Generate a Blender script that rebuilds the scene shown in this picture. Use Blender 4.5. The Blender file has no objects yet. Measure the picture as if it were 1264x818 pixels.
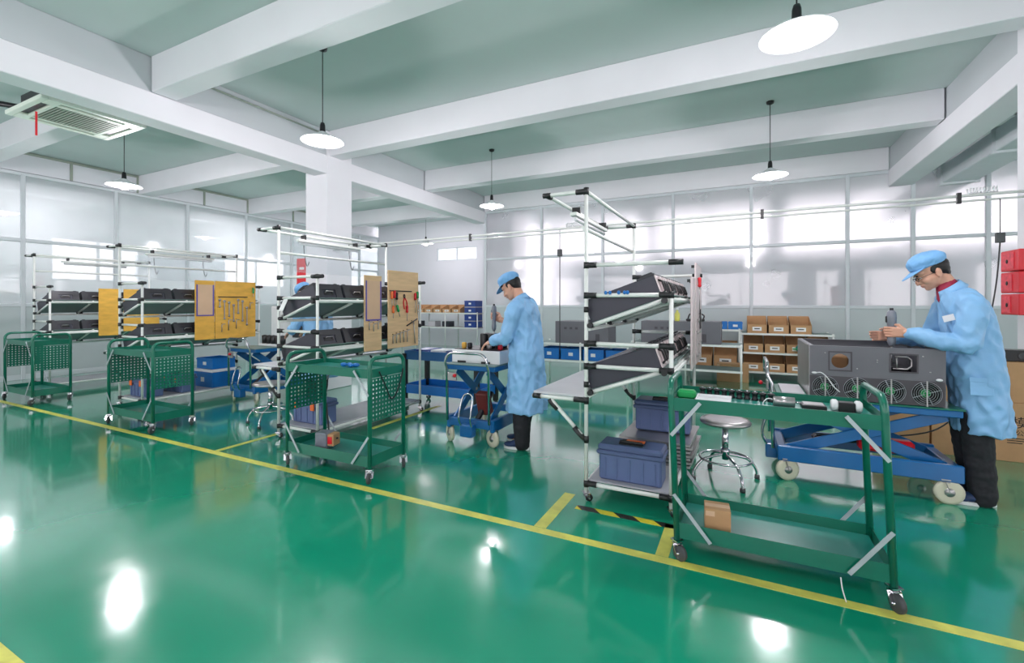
import bpy, math, random
from math import pi, sin, cos, radians as R, atan2, sqrt
from mathutils import Vector as V, Matrix, noise as mn

S = bpy.context.scene
COL = S.collection
random.seed(7)

# ---------------------------------------------------------------- camera
cam_data = bpy.data.cameras.new('camera')
cam = bpy.data.objects.new('camera', cam_data); COL.objects.link(cam)
cam.location = (0, 0, 1.4)
cam.rotation_euler = (pi/2, 0, R(26.565))
cam_data.sensor_width = 36
cam_data.lens = 16.12
cam_data.shift_y = -0.0269
cam_data.clip_start = .05; cam_data.clip_end = 200
S.camera = cam

# ---------------------------------------------------------------- world and exposure
W = bpy.data.worlds.new('sky'); S.world = W; W.use_nodes = True
bg = W.node_tree.nodes['Background']
bg.inputs[0].default_value = (1, .935, .985, 1)
bg.inputs[1].default_value = 4.0
S.view_settings.view_transform = 'Standard'
S.view_settings.look = 'None'
S.view_settings.gamma = 1
S.view_settings.use_curve_mapping = False
S.view_settings.exposure = -0.05
try:
    S.cycles.max_bounces = 10; S.cycles.transparent_max_bounces = 16
    S.cycles.diffuse_bounces = 6; S.cycles.sample_clamp_indirect = 6
    S.cycles.use_denoising = True
except Exception: pass
LAMP_W = 80

# ---------------------------------------------------------------- materials
MATS = {}
def mat(name, col, rough=.5, metal=0., var=.06, scale=6., bump=0., bscale=60., emit=None, emit_s=0., coat=0., alpha=None, stretch=None):
    if name in MATS: return MATS[name]
    m = bpy.data.materials.new(name); m.use_nodes = True
    nt = m.node_tree; b = nt.nodes['Principled BSDF']
    tc = nt.nodes.new('ShaderNodeTexCoord'); src = tc.outputs['Object']
    if stretch:
        mp = nt.nodes.new('ShaderNodeMapping'); mp.inputs['Scale'].default_value = stretch
        nt.links.new(src, mp.inputs[0]); src = mp.outputs[0]
    n = nt.nodes.new('ShaderNodeTexNoise'); n.inputs['Scale'].default_value = scale; n.inputs['Detail'].default_value = 4
    nt.links.new(src, n.inputs['Vector'])
    r = nt.nodes.new('ShaderNodeMapRange')
    r.inputs[1].default_value = .3; r.inputs[2].default_value = .7
    r.inputs[3].default_value = 1-var; r.inputs[4].default_value = 1+var*.6
    nt.links.new(n.outputs[0], r.inputs[0])
    mx = nt.nodes.new('ShaderNodeVectorMath'); mx.operation = 'SCALE'
    mx.inputs[0].default_value = col[:3]
    nt.links.new(r.outputs[0], mx.inputs[3])
    nt.links.new(mx.outputs[0], b.inputs['Base Color'])
    b.inputs['Roughness'].default_value = rough; b.inputs['Metallic'].default_value = metal
    if coat: b.inputs['Coat Weight'].default_value = coat; b.inputs['Coat Roughness'].default_value = .08
    if bump:
        n2 = nt.nodes.new('ShaderNodeTexNoise'); n2.inputs['Scale'].default_value = bscale; n2.inputs['Detail'].default_value = 3
        nt.links.new(src, n2.inputs['Vector'])
        bp = nt.nodes.new('ShaderNodeBump'); bp.inputs['Strength'].default_value = bump; bp.inputs['Distance'].default_value = .02
        nt.links.new(n2.outputs[0], bp.inputs['Height']); nt.links.new(bp.outputs[0], b.inputs['Normal'])
    if emit:
        b.inputs['Emission Color'].default_value = (*emit, 1); b.inputs['Emission Strength'].default_value = emit_s
    MATS[name] = m
    return m
def scene_depsgraph(sc):
    with bpy.context.temp_override(scene=sc, view_layer=sc.view_layers[0]):
        dg = bpy.context.evaluated_depsgraph_get(); dg.update()
        return dg
def rgb(r, g, b):
    f = lambda c: (c/255/12.92) if c/255 <= .04045 else ((c/255+.055)/1.055)**2.4
    return (f(r), f(g), f(b))

def floor_material():
    m = mat('floor_epoxy', rgb(18, 150, 116), .2, var=.10, scale=.9, coat=.9)
    nt = m.node_tree; b = nt.nodes['Principled BSDF']
    tc = nt.nodes.new('ShaderNodeTexCoord')
    n = nt.nodes.new('ShaderNodeTexNoise'); n.inputs['Scale'].default_value = 1.6; n.inputs['Detail'].default_value = 7
    nt.links.new(tc.outputs['Object'], n.inputs['Vector'])
    r = nt.nodes.new('ShaderNodeMapRange'); r.inputs[1].default_value = .3; r.inputs[2].default_value = .7
    r.inputs[3].default_value = .10; r.inputs[4].default_value = .22
    nt.links.new(n.outputs[0], r.inputs[0]); nt.links.new(r.outputs[0], b.inputs['Roughness'])
    n2 = nt.nodes.new('ShaderNodeTexNoise'); n2.inputs['Scale'].default_value = 5; n2.inputs['Detail'].default_value = 2
    nt.links.new(tc.outputs['Object'], n2.inputs['Vector'])
    bp = nt.nodes.new('ShaderNodeBump'); bp.inputs['Strength'].default_value = .05; bp.inputs['Distance'].default_value = .02
    nt.links.new(n2.outputs[0], bp.inputs['Height']); nt.links.new(bp.outputs[0], b.inputs['Normal'])
    return m
def glass_material(name='frosted_glass', tr=.5, tint=(.93, .95, .96), gl=.12):
    m = bpy.data.materials.new(name); m.use_nodes = True; nt = m.node_tree
    nt.nodes.clear()
    out = nt.nodes.new('ShaderNodeOutputMaterial')
    t = nt.nodes.new('ShaderNodeBsdfTransparent'); t.inputs[0].default_value = (*tint, 1)
    tl = nt.nodes.new('ShaderNodeBsdfTranslucent'); tl.inputs[0].default_value = (.9, .92, .93, 1)
    d = nt.nodes.new('ShaderNodeBsdfDiffuse'); d.inputs[0].default_value = (.8, .82, .83, 1)
    g = nt.nodes.new('ShaderNodeBsdfGlossy'); g.inputs['Roughness'].default_value = .06
    tc = nt.nodes.new('ShaderNodeTexCoord'); n = nt.nodes.new('ShaderNodeTexNoise'); n.inputs['Scale'].default_value = 1.5
    nt.links.new(tc.outputs['Object'], n.inputs['Vector'])
    m1 = nt.nodes.new('ShaderNodeMixShader'); m1.inputs[0].default_value = .5
    nt.links.new(tl.outputs[0], m1.inputs[1]); nt.links.new(d.outputs[0], m1.inputs[2])
    m2 = nt.nodes.new('ShaderNodeMixShader')
    r = nt.nodes.new('ShaderNodeMapRange'); r.inputs[3].default_value = tr-.06; r.inputs[4].default_value = tr+.06
    nt.links.new(n.outputs[0], r.inputs[0]); nt.links.new(r.outputs[0], m2.inputs[0])
    nt.links.new(m1.outputs[0], m2.inputs[1]); nt.links.new(t.outputs[0], m2.inputs[2])
    m3 = nt.nodes.new('ShaderNodeMixShader'); m3.inputs[0].default_value = gl
    nt.links.new(m2.outputs[0], m3.inputs[1]); nt.links.new(g.outputs[0], m3.inputs[2])
    nt.links.new(m3.outputs[0], out.inputs[0])
    MATS[name] = m
    return m

def rough_glass():
    m = bpy.data.materials.new('rough_glass'); m.use_nodes = True; nt = m.node_tree; nt.nodes.clear()
    out = nt.nodes.new('ShaderNodeOutputMaterial')
    r = nt.nodes.new('ShaderNodeBsdfRefraction'); r.inputs['Color'].default_value = (.97, .96, .98, 1); r.inputs['IOR'].default_value = 1.45
    tc = nt.nodes.new('ShaderNodeTexCoord'); n = nt.nodes.new('ShaderNodeTexNoise'); n.inputs['Scale'].default_value = 1.2
    nt.links.new(tc.outputs['Object'], n.inputs['Vector'])
    mr = nt.nodes.new('ShaderNodeMapRange'); mr.inputs[3].default_value = .22; mr.inputs[4].default_value = .38
    nt.links.new(n.outputs[0], mr.inputs[0]); nt.links.new(mr.outputs[0], r.inputs['Roughness'])
    t = nt.nodes.new('ShaderNodeBsdfTransparent'); t.inputs[0].default_value = (.95, .95, .96, 1)
    d = nt.nodes.new('ShaderNodeBsdfDiffuse'); d.inputs[0].default_value = (.82, .8, .84, 1)
    g = nt.nodes.new('ShaderNodeBsdfGlossy'); g.inputs['Roughness'].default_value = .05
    m1 = nt.nodes.new('ShaderNodeMixShader'); m1.inputs[0].default_value = .3; nt.links.new(r.outputs[0], m1.inputs[1]); nt.links.new(t.outputs[0], m1.inputs[2])
    m2 = nt.nodes.new('ShaderNodeMixShader'); m2.inputs[0].default_value = .3; nt.links.new(m1.outputs[0], m2.inputs[1]); nt.links.new(d.outputs[0], m2.inputs[2])
    m3 = nt.nodes.new('ShaderNodeMixShader'); m3.inputs[0].default_value = .1; nt.links.new(m2.outputs[0], m3.inputs[1]); nt.links.new(g.outputs[0], m3.inputs[2])
    nt.links.new(m3.outputs[0], out.inputs[0])
    return m
M = dict(
 rglass=rough_glass(),
 floor=floor_material(),
 ceil=mat('ceiling_paint', rgb(196, 206, 205), .8, var=.03, scale=1.2),
 beam=mat('beam_paint', rgb(226, 224, 229), .75, var=.03, scale=1.5),
 beam_up=mat('beam_upper_grey', rgb(186, 190, 194), .8, var=.03, scale=1.5),  # upper part of the main beams, a darker grey than below
 wall=mat('wall_paint', rgb(216, 216, 222), .75, var=.02, scale=1.5),
 kick=mat('kick_panel', rgb(186, 194, 196), .45, var=.03, scale=2),
 frame=mat('white_frame', rgb(205, 210, 214), .4, var=.03),
 glass=glass_material(),
 tube=mat('ivory_tube', rgb(228, 230, 226), .3, var=.04, scale=10),
 joint=mat('black_joint', rgb(32, 32, 34), .45, var=.15, scale=30),
 plate=mat('grey_green_board', rgb(112, 136, 132), .45, var=.05),
 bench=mat('bench_laminate', rgb(205, 203, 208), .3, var=.04),
 lowshelf=mat('lower_shelf_board', rgb(165, 165, 172), .35, var=.06),
 chassis=mat('chassis_grey', rgb(58, 58, 68), .42, metal=.2, var=.06, scale=8),
 chassis_l=mat('chassis_front', rgb(48, 48, 54), .4, var=.1, scale=14),
 pinkmetal=mat('zinc_end_plate', rgb(214, 200, 200), .35, metal=.3, var=.12, scale=30),
 bigch=mat('cabinet_grey', rgb(104, 104, 110), .45, metal=.25, var=.05, scale=5),
 bigin=mat('cabinet_inside', rgb(70, 66, 72), .5, var=.1),
 steel=mat('bare_steel', rgb(176, 172, 172), .32, metal=.8, var=.08),
 chrome=mat('chrome', rgb(200, 200, 204), .12, metal=1, var=.03),
 zinc=mat('zinc_strip', rgb(184, 190, 196), .4, metal=.4, var=.08, scale=20),
 cart=mat('green_powder_coat', rgb(6, 106, 84), .3, var=.07, scale=7, coat=.2),
 carttray=mat('green_tray', rgb(36, 130, 118), .3, var=.08, scale=5, coat=.2),
 blue=mat('blue_enamel', rgb(8, 96, 158), .3, var=.08, scale=6, coat=.2),
 bluebin=mat('blue_plastic', rgb(20, 112, 190), .35, var=.06),
 navybin=mat('navy_plastic', rgb(28, 62, 138), .35, var=.06),
 tbox=mat('toolbox_plastic', rgb(90, 106, 148), .4, var=.06),
 tboxlid=mat('toolbox_lid', rgb(80, 94, 132), .4, var=.06),
 orange=mat('orange_plastic', rgb(235, 110, 50), .4, var=.05),
 black=mat('black_plastic', rgb(24, 24, 27), .4, var=.15, scale=20),
 rubber=mat('grey_rubber', rgb(70, 72, 74), .6, var=.12, scale=20),
 nylon=mat('cream_nylon_wheel', rgb(214, 208, 186), .4, var=.06),
 ply=mat('plywood', rgb(220, 184, 140), .55, var=.13, scale=3, stretch=(1, 1, 9), bump=.03),
 plyy=mat('yellow_plywood', rgb(228, 174, 72), .55, var=.16, scale=5, stretch=(1, 1, 3), bump=.03),
 paper=mat('brown_paper', rgb(214, 178, 146), .7, var=.05),
 purple=mat('purple_tape', rgb(84, 76, 160), .4, var=.05),
 card=mat('cardboard', rgb(188, 146, 104), .75, var=.07, scale=9),
 cardd=mat('cardboard_dark', rgb(138, 100, 66), .8, var=.1, scale=9),
 sticker=mat('white_sticker', rgb(232, 232, 232), .6, var=.03),
 ink=mat('black_ink', rgb(38, 32, 28), .6, var=.1),
 red=mat('red_plastic', rgb(214, 24, 40), .35, var=.06),
 redp=mat('red_printed', rgb(226, 70, 84), .5, var=.25, scale=25),
 yellow=mat('yellow_tape', rgb(222, 218, 104), .35, var=.22, scale=9),
 green=mat('green_plastic', rgb(24, 150, 80), .4, var=.06),
 white=mat('white_plastic', rgb(230, 230, 232), .35, var=.04),
 ac=mat('ac_white', rgb(222, 230, 218), .4, var=.03),
 acg=mat('ac_grille', rgb(150, 158, 146), .5, var=.05),
 dark=mat('dark_metal', rgb(44, 42, 46), .4, metal=.4, var=.1),
 lampw=mat('lamp_shade_enamel', rgb(240, 243, 246), .25, var=.02),
 bulb=mat('lamp_bulb', (1, 1, 1), .5, emit=(.95, .97, 1), emit_s=22),
 coat=mat('blue_coat_cloth', rgb(136, 186, 230), .5, var=.08, scale=5, bump=.35, bscale=9),
 cap=mat('blue_cap_cloth', rgb(122, 176, 226), .65, var=.08, scale=12, bump=.15, bscale=30),
 trouser=mat('black_trouser_cloth', rgb(30, 30, 36), .8, var=.2, bump=.3, bscale=14),
 skin=mat('skin', rgb(214, 160, 136), .5, var=.06, scale=14),
 hair=mat('black_hair', rgb(22, 18, 18), .55, var=.2, scale=60),
 lips=mat('lips', rgb(190, 118, 108), .5, var=.05),
 eye=mat('eye_white', rgb(225, 222, 218), .3, var=.02),
 shoe=mat('navy_shoe', rgb(30, 52, 92), .55, var=.1),
 shirt=mat('maroon_shirt', rgb(150, 30, 62), .7, var=.08),
 drill=mat('driver_grey', rgb(120, 124, 134), .35, var=.1, scale=20),
 plastic_clear=glass_material('clear_film', tr=.93, gl=.04),
)
M['nozzle'] = M['steel']

# tape with black and yellow diagonal stripes
def hazard_material():
    m = mat('hazard_tape', rgb(214, 206, 60), .4, var=.1)
    nt = m.node_tree; b = nt.nodes['Principled BSDF']
    tc = nt.nodes.new('ShaderNodeTexCoord'); w = nt.nodes.new('ShaderNodeTexWave')
    w.wave_type = 'BANDS'; w.bands_direction = 'DIAGONAL'; w.inputs['Scale'].default_value = 2.4
    nt.links.new(tc.outputs['Object'], w.inputs['Vector'])
    r = nt.nodes.new('ShaderNodeValToRGB'); r.color_ramp.interpolation = 'CONSTANT'
    r.color_ramp.elements[0].color = (.02, .02, .02, 1); r.color_ramp.elements[1].position = .5
    r.color_ramp.elements[1].color = (*rgb(220, 208, 60), 1)
    nt.links.new(w.outputs[1], r.inputs[0]); nt.links.new(r.outputs[0], b.inputs['Base Color'])
    return m
M['hazard'] = hazard_material()

# ---------------------------------------------------------------- mesh builder
class MB:
    def __init__(s): s.v = []; s.f = []; s.sm = []
    def add(s, vs, fs, smooth=False, mtx=None):
        o = len(s.v)
        s.v += [tuple(mtx @ V(p)) if mtx else tuple(p) for p in vs]
        s.f += [tuple(i+o for i in f) for f in fs]; s.sm += [smooth]*len(fs)
        return s
    def box(s, c, d, ch=0., mtx=None):
        hx, hy, hz = d[0]/2, d[1]/2, d[2]/2
        ch = min(ch, hx*.9, hy*.9, hz*.9)
        T = Matrix.Translation(c)
        if mtx is not None: T = mtx @ T
        if ch <= 0:
            vs = [(x*hx, y*hy, z*hz) for x in (-1, 1) for y in (-1, 1) for z in (-1, 1)]
            fs = [(0, 1, 3, 2), (4, 6, 7, 5), (0, 4, 5, 1), (2, 3, 7, 6), (0, 2, 6, 4), (1, 5, 7, 3)]
            return s.add(vs, fs, False, T)
        vs = []; idx = {}
        for sx in (-1, 1):
            for sy in (-1, 1):
                for sz in (-1, 1):
                    for a in range(3):
                        h = [hx-ch, hy-ch, hz-ch]; h[a] += ch
                        idx[(sx, sy, sz, a)] = len(vs); vs.append((sx*h[0], sy*h[1], sz*h[2]))
        fs = []
        for a in range(3):
            b, c2 = (a+1) % 3, (a+2) % 3
            for sg in (-1, 1):
                q = []
                for (u, w) in ((-1, -1), (1, -1), (1, 1), (-1, 1)):
                    k = [0, 0, 0]; k[a] = sg; k[b] = u; k[c2] = w
                    q.append(idx[(*k, a)])
                fs.append(q)
            for u in (-1, 1):
                for w in (-1, 1):
                    k1 = [0]*3; k1[a] = -1; k1[b] = u; k1[c2] = w
                    k2 = list(k1); k2[a] = 1
                    fs.append([idx[(*k1, b)], idx[(*k2, b)], idx[(*k2, c2)], idx[(*k1, c2)]])
        for sx in (-1, 1):
            for sy in (-1, 1):
                for sz in (-1, 1): fs.append([idx[(sx, sy, sz, a)] for a in range(3)])
        out = []
        for f in fs:
            p = [V(vs[i]) for i in f]; n = (p[1]-p[0]).cross(p[2]-p[0]); c0 = sum(p, V())/len(p)
            out.append(tuple(f) if n.dot(c0) > 0 else tuple(reversed(f)))
        return s.add(vs, out, False, T)
    def span(s, a, b, ch=0., mtx=None):
        return s.box([(a[i]+b[i])/2 for i in range(3)], [abs(b[i]-a[i]) for i in range(3)], ch, mtx)
    def beam(s, p0, p1, w, t, up=(0, 0, 1), ch=0.):      # rectangular bar between two points
        p0, p1 = V(p0), V(p1); d = p1-p0; L = d.length; z = d.normalized()
        x = V(up).cross(z)
        if x.length < 1e-4: x = V((1, 0, 0)).cross(z)
        x.normalize(); y = z.cross(x)
        m = Matrix((x, y, z)).transposed().to_4x4(); m.translation = (p0+p1)/2
        return s.box((0, 0, 0), (w, t, L), ch, m)
    def tube(s, pts, r, n=10, caps=True, smooth=True, closed=False, flat=1.):
        pts = [V(p) for p in pts]; N = len(pts)
        rs = r if isinstance(r, (list, tuple)) else [r]*N
        vs = []; ref = None
        for i, p in enumerate(pts):
            if closed: t = (pts[(i+1) % N]-pts[i-1])
            else: t = pts[min(i+1, N-1)]-pts[max(i-1, 0)]
            t.normalize()
            if ref is None:
                a = V((0, 0, 1)) if abs(t.z) < .9 else V((1, 0, 0)); ref = (a-t*a.dot(t)).normalized()
            else: ref = (ref-t*ref.dot(t)).normalized()
            b = t.cross(ref)
            for k in range(n):
                a = 2*pi*k/n; vs.append(p+(ref*cos(a)+b*sin(a)*flat)*rs[i])
        fs = []
        for i in range(N if closed else N-1):
            j = (i+1) % N
            for k in range(n):
                l = (k+1) % n; fs.append((i*n+k, i*n+l, j*n+l, j*n+k))
        s.add(vs, fs, smooth)
        if caps and not closed:
            o = len(s.v)-len(vs)
            s.f += [tuple(o+k for k in reversed(range(n))), tuple(o+(N-1)*n+k for k in range(n))]; s.sm += [False]*2
        return s
    def cyl(s, p0, p1, r, n=12, r2=None): return s.tube([p0, p1], [r, r if r2 is None else r2], n)
    def lathe(s, prof, c=(0, 0, 0), n=24, axis='z', smooth=True, mtx=None, caps=True):   # prof: (r, h)
        vs = []; fs = []
        for (r, h) in prof:
            for k in range(n):
                a = 2*pi*k/n
                p = (r*cos(a), r*sin(a), h)
                if axis == 'x': p = (h, r*cos(a), r*sin(a))
                if axis == 'y': p = (r*sin(a), h, r*cos(a))
                vs.append((p[0]+c[0], p[1]+c[1], p[2]+c[2]))
        for i in range(len(prof)-1):
            for k in range(n):
                l = (k+1) % n; fs.append((i*n+k, i*n+l, (i+1)*n+l, (i+1)*n+k))
        if caps: fs.append(tuple(reversed(range(n)))); fs.append(tuple((len(prof)-1)*n+k for k in range(n)))
        return s.add(vs, fs, smooth, mtx)
    def ball(s, c, r, n=14, m=9, mtx=None):
        if not isinstance(r, (tuple, list)): r = (r, r, r)
        vs = [(0, 0, -1)]+[(sin(pi*i/m)*cos(2*pi*k/n), sin(pi*i/m)*sin(2*pi*k/n), -cos(pi*i/m)) for i in range(1, m) for k in range(n)]+[(0, 0, 1)]
        fs = [(0, 1+(k+1) % n, 1+k) for k in range(n)]
        for i in range(m-2):
            for k in range(n):
                l = (k+1) % n; a = 1+i*n; fs.append((a+k, a+l, a+n+l, a+n+k))
        e = len(vs)-1; a = 1+(m-2)*n
        fs += [(a+k, a+(k+1) % n, e) for k in range(n)]
        T = Matrix.Translation(c)
        if mtx is not None: T = T @ mtx
        T = T @ Matrix.Diagonal((*r, 1))
        return s.add(vs, fs, True, T)
    def mesh(s, name):
        me = bpy.data.meshes.new(name); me.from_pydata(s.v, [], s.f)
        me.polygons.foreach_set('use_smooth', s.sm)
        return me
    def build(s, name, m, parent=None, loc=(0, 0, 0), rot=(0, 0, 0), **kw):
        me = s.mesh(name); me.materials.append(m)
        import bmesh
        bm = bmesh.new(); bm.from_mesh(me); bmesh.ops.recalc_face_normals(bm, faces=bm.faces); bm.to_mesh(me); bm.free()
        o = bpy.data.objects.new(name, me); COL.objects.link(o)
        o.location = loc; o.rotation_euler = rot
        if parent: o.parent = parent
        for k, v in kw.items(): o[k] = v
        return o

def thing(name, label, cat, loc=(0, 0, 0), rz=0, group=None, rot=None):
    o = bpy.data.objects.new(name, None); COL.objects.link(o)
    o.empty_display_size = .1
    o.location = loc; o.rotation_euler = rot or (0, 0, rz)
    o['label'] = label; o['category'] = cat
    if group: o['group'] = group
    return o
def struct(name):
    o = bpy.data.objects.new(name, None); COL.objects.link(o); o['kind'] = 'structure'; return o
def tag(o, label, cat, group=None):
    o['label'] = label; o['category'] = cat
    if group: o['group'] = group
    return o
def inst(o, name, parent=None, loc=None, rot=None):
    c = o.copy(); c.name = name; COL.objects.link(c); c.parent = parent
    if loc is not None: c.location = loc
    if rot is not None: c.rotation_euler = rot
    return c
def dup(root, loc, rz=None, label=None, group=None, rot=None):
    r = root.copy(); COL.objects.link(r); r.location = loc
    if rz is not None: r.rotation_euler = (0, 0, rz)
    if rot is not None: r.rotation_euler = rot
    if label: r['label'] = label
    if group: r['group'] = group
    for ch in list(root.children):
        c = ch.copy(); COL.objects.link(c); c.parent = r
        for g in list(ch.children):
            d = g.copy(); COL.objects.link(d); d.parent = c
    return r
def arc(c, r, a0, a1, n, ax=(1, 0, 0), ay=(0, 0, 1)):
    ax, ay, c = V(ax), V(ay), V(c)
    return [c+ax*r*cos(a0+(a1-a0)*i/n)+ay*r*sin(a0+(a1-a0)*i/n) for i in range(n+1)]
def smoothpath(pts, k=6):
    P = [V(p) for p in pts]; out = []
    for i in range(len(P)-1):
        p0 = P[max(i-1, 0)]; p1 = P[i]; p2 = P[i+1]; p3 = P[min(i+2, len(P)-1)]
        for j in range(k):
            t = j/k
            out.append(.5*((2*p1)+(p2-p0)*t+(2*p0-5*p1+4*p2-p3)*t*t+(3*p1-p0-3*p2+p3)*t**3))
    return out+[P[-1]]
def hole_cell(mb, u0, u1, v0, v1, cu, cv, r, t, fn, n=8):
    # a rectangular cell of a sheet with a round hole through it; fn(u, v, w) -> point, w across the thickness
    vs = []; fs = []
    def sq(a):
        c, s_ = cos(a), sin(a)
        k = 1/max(abs(c), abs(s_))
        return c*k, s_*k
    angs = [2*pi*i/n+pi/n*(n == 8)*0+pi/4 for i in range(n)]
    for w in (0, t):
        for a in angs:
            x, y = sq(a)
            vs.append(fn((u0+u1)/2+x*(u1-u0)/2, (v0+v1)/2+y*(v1-v0)/2, w))
        for a in angs: vs.append(fn(cu+cos(a)*r, cv+sin(a)*r, w))
    for i in range(n):
        j = (i+1) % n
        fs.append((i, j, n+j, n+i)); fs.append((2*n+j, 2*n+i, 3*n+i, 3*n+j)); fs.append((n+i, n+j, 3*n+j, 3*n+i))
    mb.add(vs, fs)
# ---------------------------------------------------------------- setting
PX, PY = -11.9, 10.45           # left and far glass partitions
ZS, ZB, ZM = 4.22, 3.81, 3.51   # slab, cross beam and main beam undersides
MB().span((-16, -4, -.1), (8, 15, 0)).build('floor', M['floor'], kind='structure')
MB().span((-16, -4, ZS), (8, 15, ZS+.15)).build('ceiling', M['ceil'], kind='structure')
n_trim = [0]
def trim(a, b, m=None, name=None):
    n_trim[0] += 1
    return MB().span(a, b, .008).build(name or 'trim_%d' % n_trim[0], m or M['beam'], kind='structure')
YB = [-2.2, .31, 2.83, 5.35, 7.86, 10.38]
XM = [(-6.3, -6.0), (2.37, 2.72)]
for (a, b) in XM:               # main beams, deeper than the cross beams
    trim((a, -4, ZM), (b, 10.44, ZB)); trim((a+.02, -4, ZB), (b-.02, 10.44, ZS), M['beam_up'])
for y in YB:
    for (x0, x1) in ((-16, -12.42), (-12.3, -6.3), (-6.0, 2.37), (2.72, 8)): trim((x0, y, ZB), (x1, y+.26, ZS))
trim((-12.42, -4, ZM), (-12.12, 15, ZS))
# columns
MB().span((-6.5, 5.3, 0), (-5.995, 5.83, ZS-.01), .01).build('column', M['beam'], kind='structure')
MB().span((2.365, 5.6, 0), (2.88, 6.1, ZS-.01), .01).build('column', M['beam'], kind='structure')

def partition(name, p0, p1, cuts, rails, gm, posts=()):
    # a frame-and-glass wall from p0 to p1; cuts are distances along it, rails heights
    t = struct(name)
    p0, p1 = V(p0), V(p1); d = (p1-p0).normalized(); ang = atan2(d.y, d.x)
    t.location = p0; t.rotation_euler = (0, 0, ang)
    L = (p1-p0).length
    for i, c in enumerate(cuts):
        w = .1 if c in posts else .06
        MB().span((c-w/2, -.04, 0), (c+w/2, .04, 3.8), .006).build('mullion', M['frame'], t)
    for z in rails:
        MB().span((0, -.032, z-.03), (L, .032, z+.03), .006).build('rail', M['frame'], t)
    MB().span((0, -.02, .1), (L, .02, rails[0]-.03)).build('kick_panel', M['kick'], t)
    MB().span((0, -.03, 0), (L, .03, .1), .004).build('skirting', M['frame'], t)
    for i in range(len(cuts)-1):
        for k in range(len(rails)-1):
            MB().span((cuts[i]+.03, -.004, rails[k]+.03), (cuts[i+1]-.03, .004, rails[k+1]-.03)).build('pane', gm, t)
    return t
xs = [-5.99, -4.40, -2.87, -1.32, .18, 1.77, 2.72, 3.7, 5.0, 6.5]
partition('wall_back', (-6.02, PY, 0), (6.5, PY, 0), [x+6.02 for x in xs], [1.34, 2.56, 3.78], M['rglass'], ())
ys = [-2.2, -.7, .72, 2.13, 3.54, 4.95, 6.36, 7.81, 9.2, 10.6, 11.9, 12.85]
partition('wall_left', (PX, -2.2, 0), (PX, 12.85, 0), [y+2.2 for y in ys], [1.38, 2.58, 3.8], M['glass'], ())
for (a, b) in ((3.09, 5.35), (5.61, 7.86), (8.12, 10.38)):     # infill panels between the cross beams, thin dark frame
    MB().span((PX-.02, a, 3.84), (PX+.02, b, ZS-.02)).build('trim_panel', M['wall'], kind='structure')
    f = MB(); f.span((PX+.02, a, ZS-.05), (PX+.045, b, ZS-.01)); f.span((PX+.02, a, 3.84), (PX+.045, a+.03, ZS-.05)); f.span((PX+.02, b-.03, 3.84), (PX+.045, b, ZS-.05))
    f.span((PX+.02, (a+b)/2-.02, 3.84), (PX+.045, (a+b)/2+.02, ZS-.05))
    f.build('trim_frame', M['acg'], kind='structure')
# deep bay behind the column: solid white wall with a high window
MB().span((PX, 12.85, 0), (-9.3, 12.97, ZS)).build('wall_back_bay', M['wall'], kind='structure')
MB().span((-9.3, 12.85, 0), (-7.7, 12.97, 2.85)).build('wall_back_bay', M['wall'], kind='structure')
MB().span((-9.3, 12.85, 3.3), (-7.7, 12.97, ZS)).build('wall_back_bay', M['wall'], kind='structure')
MB().span((-7.7, 12.85, 0), (-6.0, 12.97, ZS)).build('wall_back_bay', M['wall'], kind='structure')
MB().span((-6.1, 10.5, 0), (-5.98, 12.97, ZS)).build('wall_bay_return', M['wall'], kind='structure')
w = struct('window_1')
for (a, b) in (((-9.3, 2.85), (-7.7, 2.89)), ((-9.3, 3.26), (-7.7, 3.3)), ((-9.3, 2.89), (-9.26, 3.26)), ((-7.74, 2.89), (-7.7, 3.26)), ((-8.52, 2.89), (-8.48, 3.26))):
    MB().span((a[0], 12.87, a[1]), (b[0], 12.93, b[1])).build('window_frame', M['frame'], w)
MB().span((-9.26, 12.9, 2.89), (-7.74, 12.91, 3.26)).build('pane', M['glass'], w)
# outer walls with their windows; back and left show through the glass
def outer(name, p0, p1, z0, z1, wins):
    t = struct(name); p0, p1 = V(p0), V(p1); d = (p1-p0).normalized(); t.location = p0; t.rotation_euler = (0, 0, atan2(d.y, d.x)); L = (p1-p0).length
    MB().span((0, 0, 0), (L, .15, z0)).build('wall_panel', M['wall'], t)
    MB().span((0, 0, z1), (L, .15, ZS)).build('wall_panel', M['wall'], t)
    e = 0
    for (a, b) in wins+[(L, L)]:
        MB().span((e, 0, z0), (a, .15, z1)).build('pier', M['wall'], t); e = b
        if a < L:
            for x in (a+.03, (a+b)/2, b-.03): MB().span((x-.03, .04, z0), (x+.03, .1, z1)).build('window_frame', M['frame'], t)
            MB().span((a, .04, z0), (b, .1, z0+.06)).build('window_frame', M['frame'], t)
outer('wall_outer_back', (-5.9, 14.8, 0), (8, 14.8, 0), 2.8, 4.1, [(.3, 3.3), (3.6, 6.6), (6.9, 9.6), (9.8, 13.6)])
outer('wall_outer_left', (-15.8, -4, 0), (-15.8, 14.8, 0), 2.0, 3.1, [(1, 2.8), (5.0, 6.6), (9.2, 11.2), (13.6, 16.0)])
outer('wall_unseen_front', (8, -3.9, 0), (-15.9, -3.9, 0), .9, 2.9, [(1, 5), (6, 10), (11, 15), (16, 20), (20.8, 23)])  # unseen wall added behind the camera to cut light on the near beams
outer('wall_unseen_right', (7.9, 14.8, 0), (7.9, -3.9, 0), .9, 2.9, [(1, 4.4), (5.4, 8.6), (9.6, 12.8), (13.8, 17.5)])  # unseen wall added to close off the open right side likewise
MB().span((3.05, 6.0, 3.45), (3.5, 14.7, 3.75), .01).build('ventilation_duct', M['frame'], kind='structure')
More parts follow.
